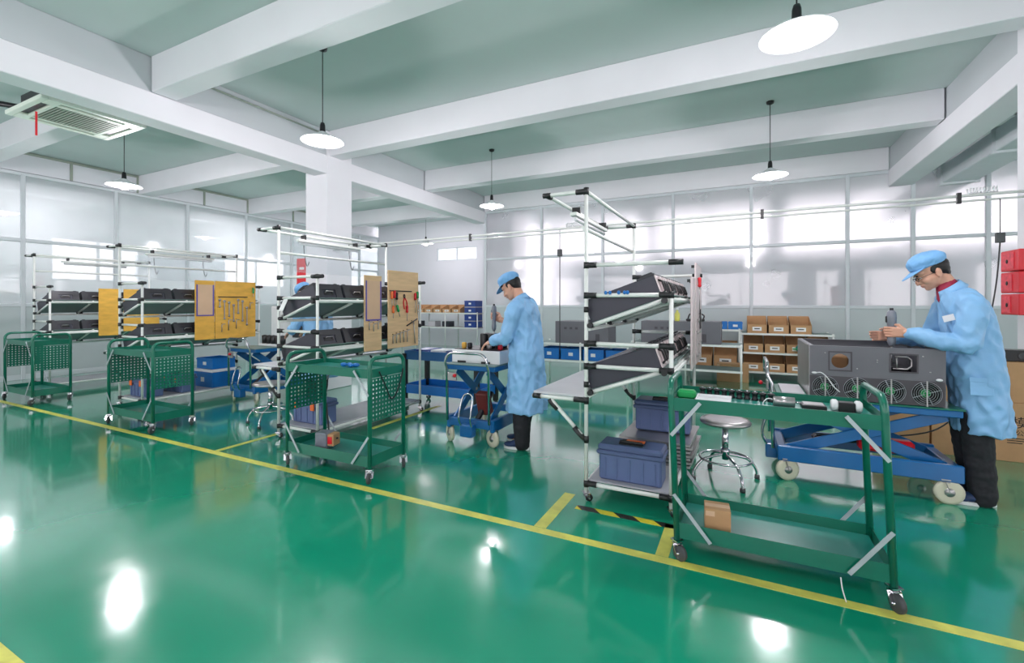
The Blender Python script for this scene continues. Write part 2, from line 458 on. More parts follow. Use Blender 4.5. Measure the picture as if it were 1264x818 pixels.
for y in (6.6, 8.4, 10.2, 12): MB().span((3.02, y, 3.42), (3.53, y+.05, 3.78)).build('trim_duct_flange', M['frame'], kind='structure')
# surface conduit on the slab edge
MB().cyl((-5.97, 3.15, 4.12), (-5.97, 5.3, 4.12), .012, 8).build('trim_conduit', M['acg'], kind='structure')

# ---------------------------------------------------------------- floor tape
def tape(a, b, m, label, grp=None):
    MBo = MB().span((a[0], a[1], 0), (b[0], b[1], .0016))
    o = MBo.build('floor_tape', m); tag(o, label, 'floor marking', grp); return o
tape((-11.6, 2.58), (1.15, 2.645), M['yellow'], 'long yellow tape line on the green floor in front of the carts')
tape((-1.17, 2.65), (-1.09, 3.22), M['yellow'], 'short worn yellow tape stripe meeting the long line at the near rack')
tape((-.43, 2.65), (-.36, 3.05), M['yellow'], 'short yellow tape piece under the open green cart')
tape((-4.5, 2.65), (-4.44, 3.3), M['yellow'], 'short yellow tape stripe beside the middle perforated cart')
tape((-1.02, 3.0), (-.3, 3.06), M['hazard'], 'black and yellow striped tape on floor before the near toolbox')
tape((-3.75, 3.9), (-3.68, 5.2), M['yellow'], 'yellow tape stripe on floor right of the middle rack')
tape((-3.4, .6), (-2.1, .75), M['yellow'], 'wide yellow tape at the bottom left corner of the photo')
tape((-3.4, .56), (-2.1, .598), M['hazard'], 'striped hazard tape edge in the bottom left corner')

# ---------------------------------------------------------------- pendant lamps
def pendant():
    t = thing('pendant_lamp', '', 'lamp')
    L = ZS-3.2
    MB().lathe([(.001, L), (.05, L), (.045, L-.03), (.012, L-.045), (.001, L-.045)], n=16).build('ceiling_rose', M['black'], t)
    MB().cyl((0, 0, .17), (0, 0, L-.04), .005, 6).build('cord', M['black'], t)
    MB().lathe([(.001, .19), (.02, .19), (.028, .16), (.03, .09), (.035, .08), (.001, .08)], n=16).build('socket', M['black'], t)
    MB().lathe([(.036, .09), (.05, .075), (.1, .045), (.19, .008), (.225, -.012), (.225, -.018), (.185, 0), (.09, .035), (.045, .06), (.03, .07)], n=32).build('lamp_shade', M['lampw'], t)
    MB().lathe([(.012, .07), (.03, .055), (.062, .02), (.066, -.02), (.05, -.055), (.02, -.07), (.001, -.072)], n=20).build('bulb', M['bulb'], t)
    ld = bpy.data.lights.new('lamp_light', 'POINT'); ld.energy = LAMP_W; ld.color = (1, .945, .99); ld.shadow_soft_size = .09
    lo = bpy.data.objects.new('lamp_light', ld); COL.objects.link(lo); lo.parent = t; lo.location = (0, 0, -.16)
    return t
lamp0 = pendant()
lamps = [(.33, 3.58, 'large bright pendant lamp nearest the camera at the top right'),
 (-4.12, 3.58, 'bright pendant lamp on a long cord before the white column'),
 (-8.35, 3.58, 'bright pendant lamp hanging beside the ceiling air conditioner'),
 (-4.08, 7.33, 'dim pendant lamp behind the first worker near the glass corner'),
 (.36, 7.33, 'dim pendant lamp above the back wall right of the near rack'),
 (-8.35, 11.0, 'small far pendant lamp before the white bay wall'),
 (-12.9, 3.58, 'pendant lamp behind the glass at the left photo edge'),
 (-12.9, 7.33, 'pendant lamp behind the glass above the yellow board rack'),
 (-8.35, 7.33, 'pendant lamp hidden behind the white column'),
 (.33, -.2, None), (-4.12, -.2, None), (-8.35, -.2, None)]
for i, (x, y, lb) in enumerate(lamps):
    if lb is None: lb = 'pendant lamp outside the picture behind the camera, %s one' % {9: 'right hand', 10: 'middle', 11: 'left hand'}[i]
    if i == 0: lamp0.location = (x, y, 3.2); lamp0['label'] = lb; lamp0['group'] = 'pendant lamps'
    else: dup(lamp0, (x, y, 3.2), 0, lb, 'pendant lamps' if i < 9 else 'unseen pendant lamps')

# ---------------------------------------------------------------- air conditioner
t = thing('ceiling_air_conditioner', 'white ceiling cassette air conditioner hanging left of the main beam', 'air conditioner', (-7.09, 2.585, 3.58))
MB().span((-.38, -.38, .04), (.38, .38, .24), .01).build('body', M['dark'], t)
p = MB()
for (a, b) in (((-.48, -.48), (.48, -.42)), ((-.48, .42), (.48, .48)), ((-.48, -.42), (-.42, .42)), ((.42, -.42), (.48, .42))): p.span((*a, 0), (*b, .05), .006)
for (a, b) in (((-.3, -.34), (.3, -.30)), ((-.3, .30), (.3, .34)), ((-.34, -.3), (-.30, .3)), ((.30, -.3), (.34, .3))): p.span((*a, .0), (*b, .04), .004)
for sx in (-1, 1):
    for sy in (-1, 1): p.span((sx*.3, sy*.3, .0), (sx*.42, sy*.42, .045), .004)
p.build('panel', M['ac'], t)
for i in range(4):
    a = i*pi/2
    MB().box((.38, 0, .025), (.06, .56, .008), 0, Matrix.Rotation(a, 4, 'Z')).build('louver', M['dark'] if i % 2 else M['acg'], t)
g = MB()
for k in range(18): g.span((-.29, -.285+k*.0328, .002), (.29, -.27+k*.0328, .014))
g.build('grille', M['acg'], t)
MB().span((-.3, -.3, .016), (.3, .3, .03)).build('filter', M['acg'], t)
MB().span((-.62, -.16, .05), (-.4, .16, .26)).build('bracket', M['bigch'], t)
MB().tube([(-.6, 0, .2), (-1.1, -.3, .3), (-2.4, -1.6, .42)], .035, 8).build('refrigerant_pipe', M['black'], t)
r_ = MB(); r_.beam((-.05, -.35, 0), (-.05, -.35, -.27), .02, .003)
tag(r_.build('red_ribbon', M['red'], loc=(-7.09, 2.585, 3.578)), 'red ribbon hanging below the ceiling air conditioner', 'ribbon')

# ---------------------------------------------------------------- air and power rail
t = thing('overhead_rail', 'thin white double rail running across the room at head height', 'rail', (0, 5.3, 2.33))
MB().cyl((-5.99, .12, 0), (2.36, .36, .07), .014, 8).build('upper_pipe', M['tube'], t)
MB().cyl((-5.99, .12, -.05), (2.36, .36, .02), .01, 8).build('lower_pipe', M['tube'], t)
for x in (-5.2, -3.4, -1.6, .2, 1.8): MB().span((x-.015, .1+(x+6)*.029, -.07+(x+6)*.0084), (x+.015, .13+(x+6)*.029, .03+(x+6)*.0084)).build('clamp', M['joint'], t)
def cord_hanger(x, y, z0, zb, label, tilt=0):
    t = thing('suspended_cable', label, 'cable', (x, y, 0))
    MB().span((-.03, -.02, z0-.09), (.03, .02, z0), .005).build('cord_box', M['rubber'], t)
    MB().tube(smoothpath([(0, 0, z0-.08), (tilt*.3, 0, (z0+zb)/2), (tilt, 0, zb)]), .006, 6).build('cord', M['black'], t)
    MB().cyl((0, 0, z0), (0, 0, 2.345), .004, 6).build('hook', M['black'], t)
    return t
cord_hanger(-2.08, 5.53, 2.1, .75, 'thin black cord hanging from the rail right of first worker')
cord_hanger(2.08, 5.645, 2.04, 1.1, 'black cord with grey box hanging behind the second worker', -.09)
t = thing('coiled_hose', 'clear coiled hose clipped to the rail above the first worker', 'hose', (-2.0, 5.53, 2.40))
MB().tube([(.0+i*.0035, .025*sin(i*1.0), .025*cos(i*1.0)) for i in range(70)], .006, 5).build('coil', M['white'], t)
t = thing('coiled_hose', 'clear coiled hose clipped to the rail at the right edge', 'hose', (1.86, 5.64, 2.435))
MB().tube([(.0+i*.0035, .025*sin(i*1.0), .025*cos(i*1.0)) for i in range(60)], .006, 5).build('coil', M['white'], t)

# ---------------------------------------------------------------- red things on the columns
t = thing('alarm_cabinet', 'red cabinet fixed on the left side of the white column', 'cabinet', (-6.635, 5.35, 1.62))
MB().span((-.15, 0, 0), (.13, .16, .55), .008).build('body', M['red'], t)
MB().span((-.13, -.008, .02), (.11, 0, .53), .004).build('door', M['red'], t)
MB().span((-.06, -.014, .36), (.05, -.008, .4)).build('label_plate', M['sticker'], t)
t = thing('red_organiser', 'red three tier wall box with printed faces at right edge', 'organiser', (2.2, 5.8, 1.3), -pi/2)
for k in range(3):
    MB().span((-.16, 0, k*.2), (.16, .165, k*.2+.19), .006).build('tier', M['red'], t)
    MB().span((-.14+.02*(k == 0), -.006, k*.2+.02), (.02+.03*k, 0, k*.2+.17)).build('printed_face', M['redp'], t)
    MB().ball((-.03, -.008, k*.2+.09), (.02, .004, .02), 8, 6).build('clasp', M['ink'], t)

# ---------------------------------------------------------------- carts
def caster(parent, x, y, r=.042, ang=.5, fork=M['chrome'], wheel=M['rubber'], h=.11, w=.028):
    f = MB(); f.span((-.025, -.025, h-.008), (.025, .025, h)); f.cyl((0, 0, h-.02), (0, 0, h-.008), .018, 10)
    for s in (-1, 1):
        f.beam((-.002, s*(w/2+.005), h-.02), (.02, s*(w/2+.005), r), .003, .026, (0, 1, 0))
    f.span((-.02, -w/2-.006, h-.024), (.022, w/2+.006, h-.018)); f.cyl((.02, -w/2-.01, r), (.02, w/2+.01, r), .006, 8)
    o = f.build('caster', fork, parent, (x, y, 0), (0, 0, ang))
    wl = MB().lathe([(.001, -w/2), (r*.45, -w/2), (r*.8, -w/2+.001), (r, -w/2+.005), (r, w/2-.005), (r*.8, w/2-.001), (r*.45, w/2), (.001, w/2)], (.02, 0, r), 20, 'y').build('wheel', wheel, o)
    return o
def make_cart(perforated, L=.95, D=.40, H=.97):
    t = thing('tool_cart', '', 'cart')
    for sx in (-1, 1):
        x = sx*L/2; rr = .07
        path = [V((x, 0, .11)), V((x, 0, H-rr))]+arc((x, rr, H-rr), rr, pi, pi/2, 6, (0, 1, 0))+arc((x, D-rr, H-rr), rr, pi/2, 0, 6, (0, 1, 0))+[V((x, D, .11))]
        MB().tube(path, .017, 10).build('end_frame', M['cart'], t)
    def tray(z, rim):
        e = MB(); e.span((-L/2+.01, .01, z), (L/2-.01, D-.01, z+.004)); o = e.build('tray', M['carttray'], t)
        for (a, b) in (((-L/2, -.006), (L/2, -.002)), ((-L/2, D+.002), (L/2, D+.006)), ((-L/2-.004, 0), (-L/2, D)), ((L/2, 0), (L/2+.004, D))):
            MB().span((*a, z-.03), (*b, z+rim)).build('tray_rim', M['cart'], o)
    tray(.845, .04); tray(.15, .055)
    def strip(p0, p1): 
        m = MB(); m.beam(p0, p1, .019, .004, (0, 1, 0))
        for p in (p0, p1):
            q = V(p)+(V(p1)-V(p0)).normalized()*(.012 if p is p0 else -.012)
            m.cyl(q+V((0, -.005, 0)), q+V((0, .005, 0)), .005, 6)
        m.build('brace', M['zinc'], t)
    for y in (-.021, D+.021):
        for sx in (-1, 1):
            strip((sx*(L/2+.005), y, .68), (sx*(L/2-.15), y, .87)); strip((sx*(L/2+.005), y, .36), (sx*(L/2-.17), y, .13))
    if perforated:
        for sx in (-1, 1):
            mb = MB(); x = sx*(L/2)
            u0, v0, cu, cv, nu, nv = .02, .47, .036, .034, 10, 10
            for i in range(nu):
                for j in range(nv):
                    a, b = u0+i*cu, v0+j*cv
                    hole_cell(mb, a, a+cu, b, b+cv, a+cu/2, b+cv/2, .0085, .003, lambda u, v, w: (x+w, u, v))
            mb.build('perforated_panel', M['cart'], t)
    for k, (x, y) in enumerate(((-L/2, 0), (L/2, 0), (-L/2, D), (L/2, D))): caster(t, x, y, ang=[-.6, -1.1, .4, -.8][k])
    return t
cart = make_cart(False, L=.94, D=.42)
cart.location = (.155, 2.66, 0); tag(cart, 'open green steel cart with zinc corner braces standing nearest the camera', 'cart', 'green carts')
pc = make_cart(True)
pc.location = (-3.075, 2.71, 0); pc['label'] = 'green cart with perforated end panels holding a grey motor on its lower tray'; pc['group'] = 'green carts'
dup(pc, (-6.17, 2.70, 0), 0, 'green cart with perforated ends left of centre, in front of orange latched toolboxes')
dup(pc, (-9.22, 2.70, 0), 0, 'leftmost green cart with perforated end panels by the glass wall')

# things on the near cart
ZT = .849
SH = -.042
def lean(o):
    if o.type == 'MESH' and not o.name.startswith(('caster', 'wheel')):
        for v in o.data.vertices: v.co.x += SH*(v.co.z-.11)
    for c in o.children: lean(c)
lean(cart)
o = MB().box((0, 0, .025), (.1, .07, .05), .012).build('green_pouch', M['green'], loc=(-.285, 2.86, ZT)); tag(o, 'green soft case at left end of the near cart top', 'case')
t = thing('parts_tray', 'white shallow tray with small parts on the near cart', 'tray', (-.14, 2.83, ZT))
MB().span((-.09, -.09, 0), (.09, .09, .004)).build('tray_base', M['white'], t)
for (a, b) in (((-.09, -.09), (.09, -.085)), ((-.09, .085), (.09, .09)), ((-.09, -.085), (-.085, .085)), ((.085, -.085), (.09, .085))):
    MB().span((*a, .004), (*b, .022)).build('tray_edge', M['white'], t)
def spool():
    t = thing('black_spool', 'small black spool in the row on the near cart', 'spool', group='row of black spools on the near cart')
    MB().lathe([(.001, 0), (.019, 0), (.019, .008), (.014, .012), (.014, .032), (.019, .036), (.019, .044), (.001, .044)], n=16).build('body', M['black'], t)
    MB().lathe([(.001, .044), (.007, .044), (.006, .052), (.001, .052)], n=10).build('pin', M['chrome'], t)
    return t
sp = spool(); sp['label'] = 'small black spool, first from left in the row on the near cart'
ORD = ['first', 'second', 'third', 'fourth', 'fifth', 'sixth', 'seventh', 'eighth', 'ninth', 'tenth']
for i in range(10):
    q = (-.21+i*.040, 3.0-i*.004, ZT)
    if i == 0: sp.location = q
    else: dup(sp, q, label='small black spool, %s from left in the row on the near cart' % ORD[i])
t = thing('small_motor', 'silver cylindrical motor with wires on the near cart', 'motor', (.215, 2.86, ZT))
MB().cyl((-.06, 0, .026), (.04, 0, .026), .026, 18).build('body', M['steel'], t); MB().cyl((.04, 0, .026), (.07, 0, .026), .006, 8).build('shaft', M['chrome'], t)
MB().tube(smoothpath([(-.05, 0, .03), (-.09, -.03, .04), (-.11, -.06, .01), (-.05, -.08, .006), (.0, -.07, .006)]), .003, 5).build('wire', M['white'], t)
t = thing('black_box', 'flat open black box with grey insert on the near cart', 'box', (.34, 2.88, ZT))
MB().span((-.055, -.05, 0), (.055, .05, .022), .003).build('body', M['black'], t); MB().span((-.045, -.04, .022), (.045, .04, .026)).build('insert', M['steel'], t)
t = thing('twin_bearing_unit', 'black unit between two white round ends on the near cart', 'unit', (.48, 2.86, ZT))
MB().span((-.035, -.03, 0), (.035, .03, .05), .004).build('body', M['black'], t)
for s in (-1, 1): MB().lathe([(.001, 0), (.026, 0), (.03, .006), (.03, .022), (.022, .03), (.001, .03)], (s*.035 if s > 0 else -.065, 0, .03), 18, 'x').build('round_end', M['white'], t)
def carton(loc, d, label, rz=0, sticker=None, group=None, opened=False, name='carton'):
    x, y, z = d; t = thing(name, label, 'box', loc, rz, group)
    if opened:
        b = MB()
        b.span((-x/2, -y/2, 0), (x/2, y/2, .006)); b.span((-x/2, -y/2, .006), (x/2, -y/2+.006, z*.5)); b.span((-x/2, y/2-.006, .006), (x/2, y/2, z))
        for s in (-1, 1):
            xa, xb = (-x/2, -x/2+.006) if s < 0 else (x/2-.006, x/2)
            b.add([(xa, -y/2, .006), (xb, -y/2, .006), (xb, y/2, .006), (xa, y/2, .006), (xa, -y/2, z*.5), (xb, -y/2, z*.5), (xb, y/2, z), (xa, y/2, z)],
                  [(0, 1, 2, 3), (4, 7, 6, 5), (0, 4, 5, 1), (1, 5, 6, 2), (2, 6, 7, 3), (3, 7, 4, 0)])
        b.build('box_body', M['card'], t); MB().span((-x/2+.01, -y/2+.01, .008), (x/2-.01, y/2-.01, z*.32), .004).build('contents', M['cardd'], t)
    else:
        MB().box((0, 0, z/2), (x, y, z), .003).build('box_body', M['card'], t)
        MB().span((-x/2+.002, -.022, z), (x/2-.002, .022, z+.0008)).build('packing_tape', M['paper'], t)
        MB().span((-x/2+.004, -y/2-.001, z-.06 if z > .2 else z*.7), (-x/2+.05, -y/2, z-.01)).build('tape_end', M['paper'], t)
    if sticker:
        sx, sz, w, h = sticker
        MB().span((sx-w/2, -y/2-.0015, sz-h/2), (sx+w/2, -y/2, sz+h/2)).build('sticker', M['sticker'], t)
        MB().span((sx-w*.3, -y/2-.0022, sz-h*.1), (sx+w*.3, -y/2-.0015, sz+h*.15)).build('sticker_print', M['ink'], t)
    return t
carton((-.12, 2.79, .154), (.13, .12, .125), 'small plain cardboard box on the lower tray of the near cart', .1)
o = MB().tube(smoothpath([(.42, 2.63, .11), (.425, 2.62, .06), (.44, 2.62, .004)]), .003, 5).build('dangling_string', M['white']); tag(o, 'thin white string hanging from the near cart to the floor', 'string')
# things on the middle cart
t = thing('grey_gear_motor', 'grey motor box with red plate on the middle cart lower tray', 'motor', (-3.22, 2.84, .154), .25)
MB().span((-.075, -.06, 0), (.04, .06, .14), .008).build('body', M['drill'], t); MB().span((.04, -.05, .03), (.1, .05, .13), .005).build('head', M['card'], t)
MB().span((.045, -.053, .05), (.085, -.05, .11)).build('red_plate', M['red'], t)
o = MB().tube(smoothpath([(-3.55, 3.13, .45), (-3.5, 3.1, .32), (-3.36, 3.0, .2), (-3.2, 2.9, .22), (-3.1, 2.85, .25)]), .008, 6).build('power_cable', M['black']); tag(o, 'black cable drooping onto the grey motor of the middle cart', 'cable')
t = thing('glove', 'crumpled blue glove on the middle cart top tray', 'glove', (-3.08, 2.95, ZT))
g = MB()
for (x, y, a) in ((-.05, 0, .3), (0, .02, .1), (.04, -.01, -.4), (.07, .02, .8)): g.ball((x, y, .018), (.035, .018, .018), 8, 6, Matrix.Rotation(a, 4, 'Z'))
g.build('cloth', M['bluebin'], t)
# ---------------------------------------------------------------- pipe racks
RW, RL, TILT = .575, 1.62, R(19.8)
def make_rack(hB=1.68):
    t = thing('pipe_rack', '', 'rack')
    r = .0145
    def bar(p0, p1, rr=r, name='tube_bar'):
        return MB().cyl(p0, p1, rr, 10).build(name, M['tube'], t)
    jm = []
    def joint(p, ax='z', L=.075, stub=None):
        m = MB(); d = {'x': V((1, 0, 0)), 'y': V((0, 1, 0)), 'z': V((0, 0, 1))}[ax]; p = V(p)
        m.cyl(p-d*L/2, p+d*L/2, .0195, 10)
        if stub: m.cyl(p, p+V(stub), .0205, 10); m.box(p+V(stub)*.5, (.03, .03, .03), .006)
        m.build('pipe_joint', M['joint'], t)
    for (x, y, h) in ((0, 0, 2.22), (RW, 0, hB), (0, RL, 2.22), (RW, RL, 1.68)):
        bar((x, y, .06), (x, y, h), name='post'); caster(t, x, y, r=.026, h=.065, w=.02, wheel=M['black'])
    for y in (0, RL):
        s = .07 if y == 0 else -.07
        for z in (.127, .96, 1.12, 1.46, 1.674):
            if y and z in (.96, 1.46): continue
            x1 = RW+.04 if z == 1.674 else RW
            bar((0, y, z), (x1, y, z)); joint((0, y, z), 'z', .045, (.075, 0, 0))
            if z <= hB: joint((RW, y, z), 'z', .045, (-.075, 0, 0))
            if z == 1.674: joint((RW+.03, y, z), 'x', .09)
        bar((-.3, y, 2.2), (0, y, 2.2)); joint((0, y, 2.2), 'z', .05, (-.075, 0, 0)); joint((-.3, y, 2.2), 'x', .06, (0, s, 0))
        bar((-.41, y, .715), (0, y, .715)); joint((0, y, .715), 'z', .05, (-.09, 0, 0)); joint((-.38, y, .715), 'x', .06)
        bar((-.27, y, .70), (-.03, y, .46)); joint((0, y, .44), 'z', .05)
        MB().tube([(-.28, y, .70), (-.26, y, .67), (-.215, y, .63)], .02, 8).build('pipe_joint', M['joint'], t)
        MB().tube([(-.09, y, .515), (-.05, y, .47), (-.01, y, .44)], .02, 8).build('pipe_joint', M['joint'], t)
        for z in (1.36, .83): joint((0, y, z), 'z', .04)
    bar((0, 0, 2.2), (0, RL, 2.2)); bar((-.3, 0, 2.2), (-.3, RL, 2.2)); bar((-.3, 0.02, 2.02), (-.02, RL, 2.02)) if False else None
    bar((-.02, 0, 1.94), (-.02, RL, 1.94)); bar((0, 0, .127), (0, RL, .127)); bar((RW, 0, .127), (RW, RL, .127)); bar((-.41, 0, .715), (-.41, RL, .715))
    bar((RW, 0, 1.43), (RW, RL, 1.43)); bar((RW, 0, .93), (RW, RL, .93))
    # work lamp tube below the outer top bar
    MB().cyl((-.24, .45, 2.1), (-.24, 1.35, 2.1), .016, 10).build('light_tube', M['white'], t)
    MB().span((-.27, .42, 2.12), (-.21, 1.38, 2.15), .004).build('light_fitting', M['tube'], t)
    for y in (.5, 1.3): MB().span((-.275, y-.01, 2.15), (-.205, y+.01, 2.2)).build('bracket', M['joint'], t)
    MB().span((-.41, 0, .732), (.0, RL, .75), .003).build('bench_top', M['bench'], t)
    MB().span((.012, .012, .142), (RW-.012, RL-.012, .154), .002).build('lower_shelf', M['lowshelf'], t)
    for z0 in (1.235, .76):
        dz = math.tan(TILT)*RW
        for y in (0, .54, 1.08, RL):
            bar((0, y+(.025 if y == 0 else 0), z0-.0), (RW, y+(.025 if y == 0 else 0), z0+dz-.0))
            joint((0.03, y+.02, z0+.012), 'y', .08); joint((RW-.04, y+.0, z0+dz-.02), 'y', .07)
        bar((.02, 0, z0-.012), (.02, RL, z0-.012)); bar((RW-.02, 0, z0+dz-.02), (RW-.02, RL, z0+dz-.02))
        T = Matrix.Translation((0, 0, z0+.016)) @ Matrix.Rotation(-TILT, 4, 'Y')
        MB().span((0, .035, 0), (RW/cos(TILT), RL-.02, .005), 0, T).build('tilted_shelf', M['plate'], t)
        MB().span((-.004, .035, .006), (.004, RL-.02, .035), 0, T).build('stop_edge', M['tube'], t)
    return t
rk = make_rack(1.47); rk.location = (-.985, 3.15, 0)
tag(rk, 'nearest white pipe rack with zinc ended grey units, right of the first worker', 'rack', 'white pipe racks')
rk2 = make_rack(1.68); rk2.location = (-4.33, 3.2, 0)
tag(rk2, 'white pipe rack in the middle, holding the brown tool board and dark boxes', 'rack', 'white pipe racks')
RX = [-.985, -4.33, -7.58, -10.3]; RY = [3.15, 3.2, 3.2, 3.2]
dup(rk2, (RX[2], RY[2], 0), 0, 'white pipe rack left of centre, holding the yellow tool board')
dup(rk2, (RX[3], RY[3], 0), 0, 'leftmost white pipe rack beside the left glass wall')

def unit(front, name='equipment_box'):
    # a metal enclosure; +x end carries the front plate
    t = thing(name, '', 'equipment box'); L, Wd, H = .52, .35, .165
    MB().span((-L/2, -Wd/2, 0), (L/2, Wd/2, H), .004).build('body', M['chassis'], t)
    MB().span((-L/2+.02, -Wd/2+.02, H), (L/2-.13, Wd/2-.02, H+.003)).build('cover', M['chassis'], t)
    MB().span((L/2-.12, -Wd/2-.002, H-.004), (L/2+.004, Wd/2+.002, H+.012), .003).build('top_lip', M['chassis_l'], t)
    for y in (-1, 1):
        MB().span((L/2-.09, y*(Wd/2-.04)-.02, H+.012), (L/2-.01, y*(Wd/2-.04)+.02, H+.026), .004).build('corner_tab', M['chassis_l'], t)
    if front == 'dark':
        f = MB(); f.span((L/2, -Wd/2, 0), (L/2+.008, Wd/2, .03)); f.span((L/2, -Wd/2, .115), (L/2+.008, Wd/2, H))
        f.span((L/2, -Wd/2, .03), (L/2+.008, -.09, .115)); f.span((L/2, .09, .03), (L/2+.008, Wd/2, .115))
        f.build('front_plate', M['chassis_l'], t)
        MB().span((L/2, -.06, .055), (L/2+.004, .06, .095), .002).build('recess', M['black'], t)
        MB().tube([(L/2+.006, -.05, .075), (L/2+.022, -.04, .09), (L/2+.022, .04, .09), (L/2+.006, .05, .075)], .005, 6).build('handle', M['steel'], t)
    else:
        MB().span((L/2, -Wd/2+.004, .004), (L/2+.006, Wd/2-.004, H-.004)).build('front_plate', M['pinkmetal'], t)
        for k in range(3):
            y = -.12+k*.1
            MB().tube([(L/2+.006, y, .03), (L/2+.03, y, .045), (L/2+.03, y+.01, .11), (L/2+.006, y+.01, .13)], .008, 6).build('hook', M['joint'], t)
            MB().span((L/2+.006, y+.025, .02), (L/2+.025, y+.07, .15), .003).build('zinc_block', M['pinkmetal'], t)
    return t
ud = unit('dark'); up = unit('pink'); used = set()
rname = ['the nearest rack', 'the middle rack', 'the yellow board rack', 'the leftmost rack']
ord4 = ['frontmost', 'second from the front', 'third from the front', 'rearmost']
for ri in range(4):
    for si, z0 in enumerate((1.235, .76)):
        for k in range(4):
            src = up if ri == 0 else ud
            s = .025+.26
            px = RX[ri]+cos(TILT)*s-sin(TILT)*.0; pz = z0+.0215+sin(TILT)*(s)
            y = RY[ri]+.215+k*.385
            lb = '%s equipment box, %s on %s shelf of %s' % ('zinc ended' if ri == 0 else 'dark grey', ord4[k], 'upper' if si == 0 else 'lower', rname[ri])
            g = 'equipment boxes on %s' % rname[ri]
            if src.name not in used: used.add(src.name); src.location = (px, y, pz); src.rotation_euler = (0, -TILT, 0); src['label'] = lb; src['group'] = g
            else: dup(src, (px, y, pz), rot=(0, -TILT, 0), label=lb, group=g)
# blue clips on the near rack bar
for i, x in enumerate((-.84, -.81, -.75, -.71, -.69)):
    o = MB().ball((0, 0, 0), (.012, .01, .014), 8, 6).build('blue_clip', M['bluebin'], loc=(x, 3.13, 1.478)); tag(o, 'tiny blue clip, %s from left on the top bar of nearest rack' % ORD[i], 'clip', 'blue clips on the near rack')

# ---------------------------------------------------------------- tool boards, hung on the outer side of each rack
def board(ri, y0, y1, z0, z1, m, label, sleeve):
    x = RX[ri]+RW+(.05 if ri == 0 else .028)
    t = thing('tool_board', label, 'board', (x, y0, z0), group='wooden boards hung on the racks')
    w = y1-y0; h = z1-z0
    MB().span((-.007, 0, 0), (.007, w, h), .002).build('wood_panel', m, t)
    for (yy, zz) in ((.04, h-.03), (w-.04, h-.03)): MB().span((-.035, yy-.01, zz-.012), (-.007, yy+.01, zz+.012)).build('clamp', M['joint'], t)
    if sleeve:
        o = MB().span((.007, .02, h*.42), (.0095, min(w, .27)-.02, h*.93)).build('paper_sheet', M['paper'], t)
        f = MB(); a, b = .015, min(w, .27)-.01
        f.span((.0095, a, h*.4), (.012, a+.018, h*.93)); f.span((.0095, b-.018, h*.4), (.012, b, h*.93)); f.span((.0095, a+.018, h*.4), (.012, b-.018, h*.42))
        f.build('purple_edge', M['purple'], t)
    return t, x+.007
b1, xb = board(1, 3.80, 4.07, .87, 1.72, M['ply'], 'narrow brown board with purple framed sheet on the middle rack', True)
b2, xb = board(1, 4.18, 4.74, .87, 1.80, M['ply'], 'brown wooden board with screwdrivers and hex keys on the middle rack', False)
b3, _ = board(2, 3.83, 4.10, .88, 1.74, M['plyy'], 'narrow yellow board with purple framed sheet left of the wrench board', True)
b4, xc = board(2, 4.11, 4.74, .88, 1.74, M['plyy'], 'wide yellow wooden board carrying silver wrenches', False)
b5, _ = board(3, 3.80, 4.08, .86, 1.66, M['plyy'], 'plain narrow yellow board hanging on the leftmost rack', False)
b6, _ = board(3, 4.15, 4.70, .92, 1.66, M['plyy'], 'yellow board behind the posts left of centre', False)
b7, _ = board(0, 3.95, 4.22, .87, 1.62, M['pinkmetal'], 'narrow pinkish board seen edge-on at the nearest rack', False)
b8, xd = board(0, 4.30, 4.90, .87, 1.76, M['pinkmetal'], 'wide tool board seen edge-on behind the nearest rack', False)
def tool(x, y, z, kind, col, label, rot=0, L=.1, grp=None):
    t = thing(kind, label, 'tool', (x, y, z), rot=(rot, 0, 0), group=grp)
    MB().span((-.002, -.003, .005), (.014, .003, .012)).build('hook', M['dark'], t)
    if kind == 'screwdriver':
        MB().lathe([(.001, .0), (.012, -.002), (.016, -.02), (.013, -.06), (.017, -.08), (.008, -.09), (.001, -.092)], (.018, 0, .02), 10).build('handle', col, t)
        MB().cyl((.018, 0, -.07), (.018, 0, -.07-L), .004, 6).build('blade', M['steel'], t)
    elif kind == 'wrench':
        MB().beam((.01, 0, 0), (.01, 0, -L), .014, .006, (1, 0, 0)).build('handle', col, t)
        m = MB(); m.lathe([(.001, -.004), (.02, -.004), (.02, .004), (.001, .004)], (.01, 0, 0), 12, 'x'); m.lathe([(.001, -.004), (.016, -.004), (.016, .004), (.001, .004)], (.01, 0, -L), 12, 'x')
        m.build('jaw', col, t)
    elif kind == 'pliers':
        for s in (-1, 1):
            MB().tube(smoothpath([(.012, s*.006, .0), (.012, s*.03, -.05), (.012, s*.03, -.13)]), .007, 7).build('handle', col, t)
            MB().tube([(.012, s*.004, 0), (.012, s*.014, .025), (.012, s*.003, .05)], .006, 6).build('jaw', M['dark'], t)
    elif kind == 'hex_key':
        MB().tube([(.012, 0, -L), (.012, 0, -.015), (.012, .012, -.003), (.012, .05, 0)], .006, 6).build('rod', col, t)
    elif kind == 't_handle':
        MB().cyl((.014, -.1, -.05), (.014, .1, .03), .008, 8).build('grip', M['dark'], t); MB().cyl((.014, .03, 0), (.014, .06, -L), .006, 8).build('rod', col, t)
    return t
MB().span((0, 0, 0), (.012, .4, .012)).build('tool_rail', M['dark'], b2, (.007, .02, .68))
Rd, Gn, St, Wh = M['red'], M['green'], M['steel'], M['orange']
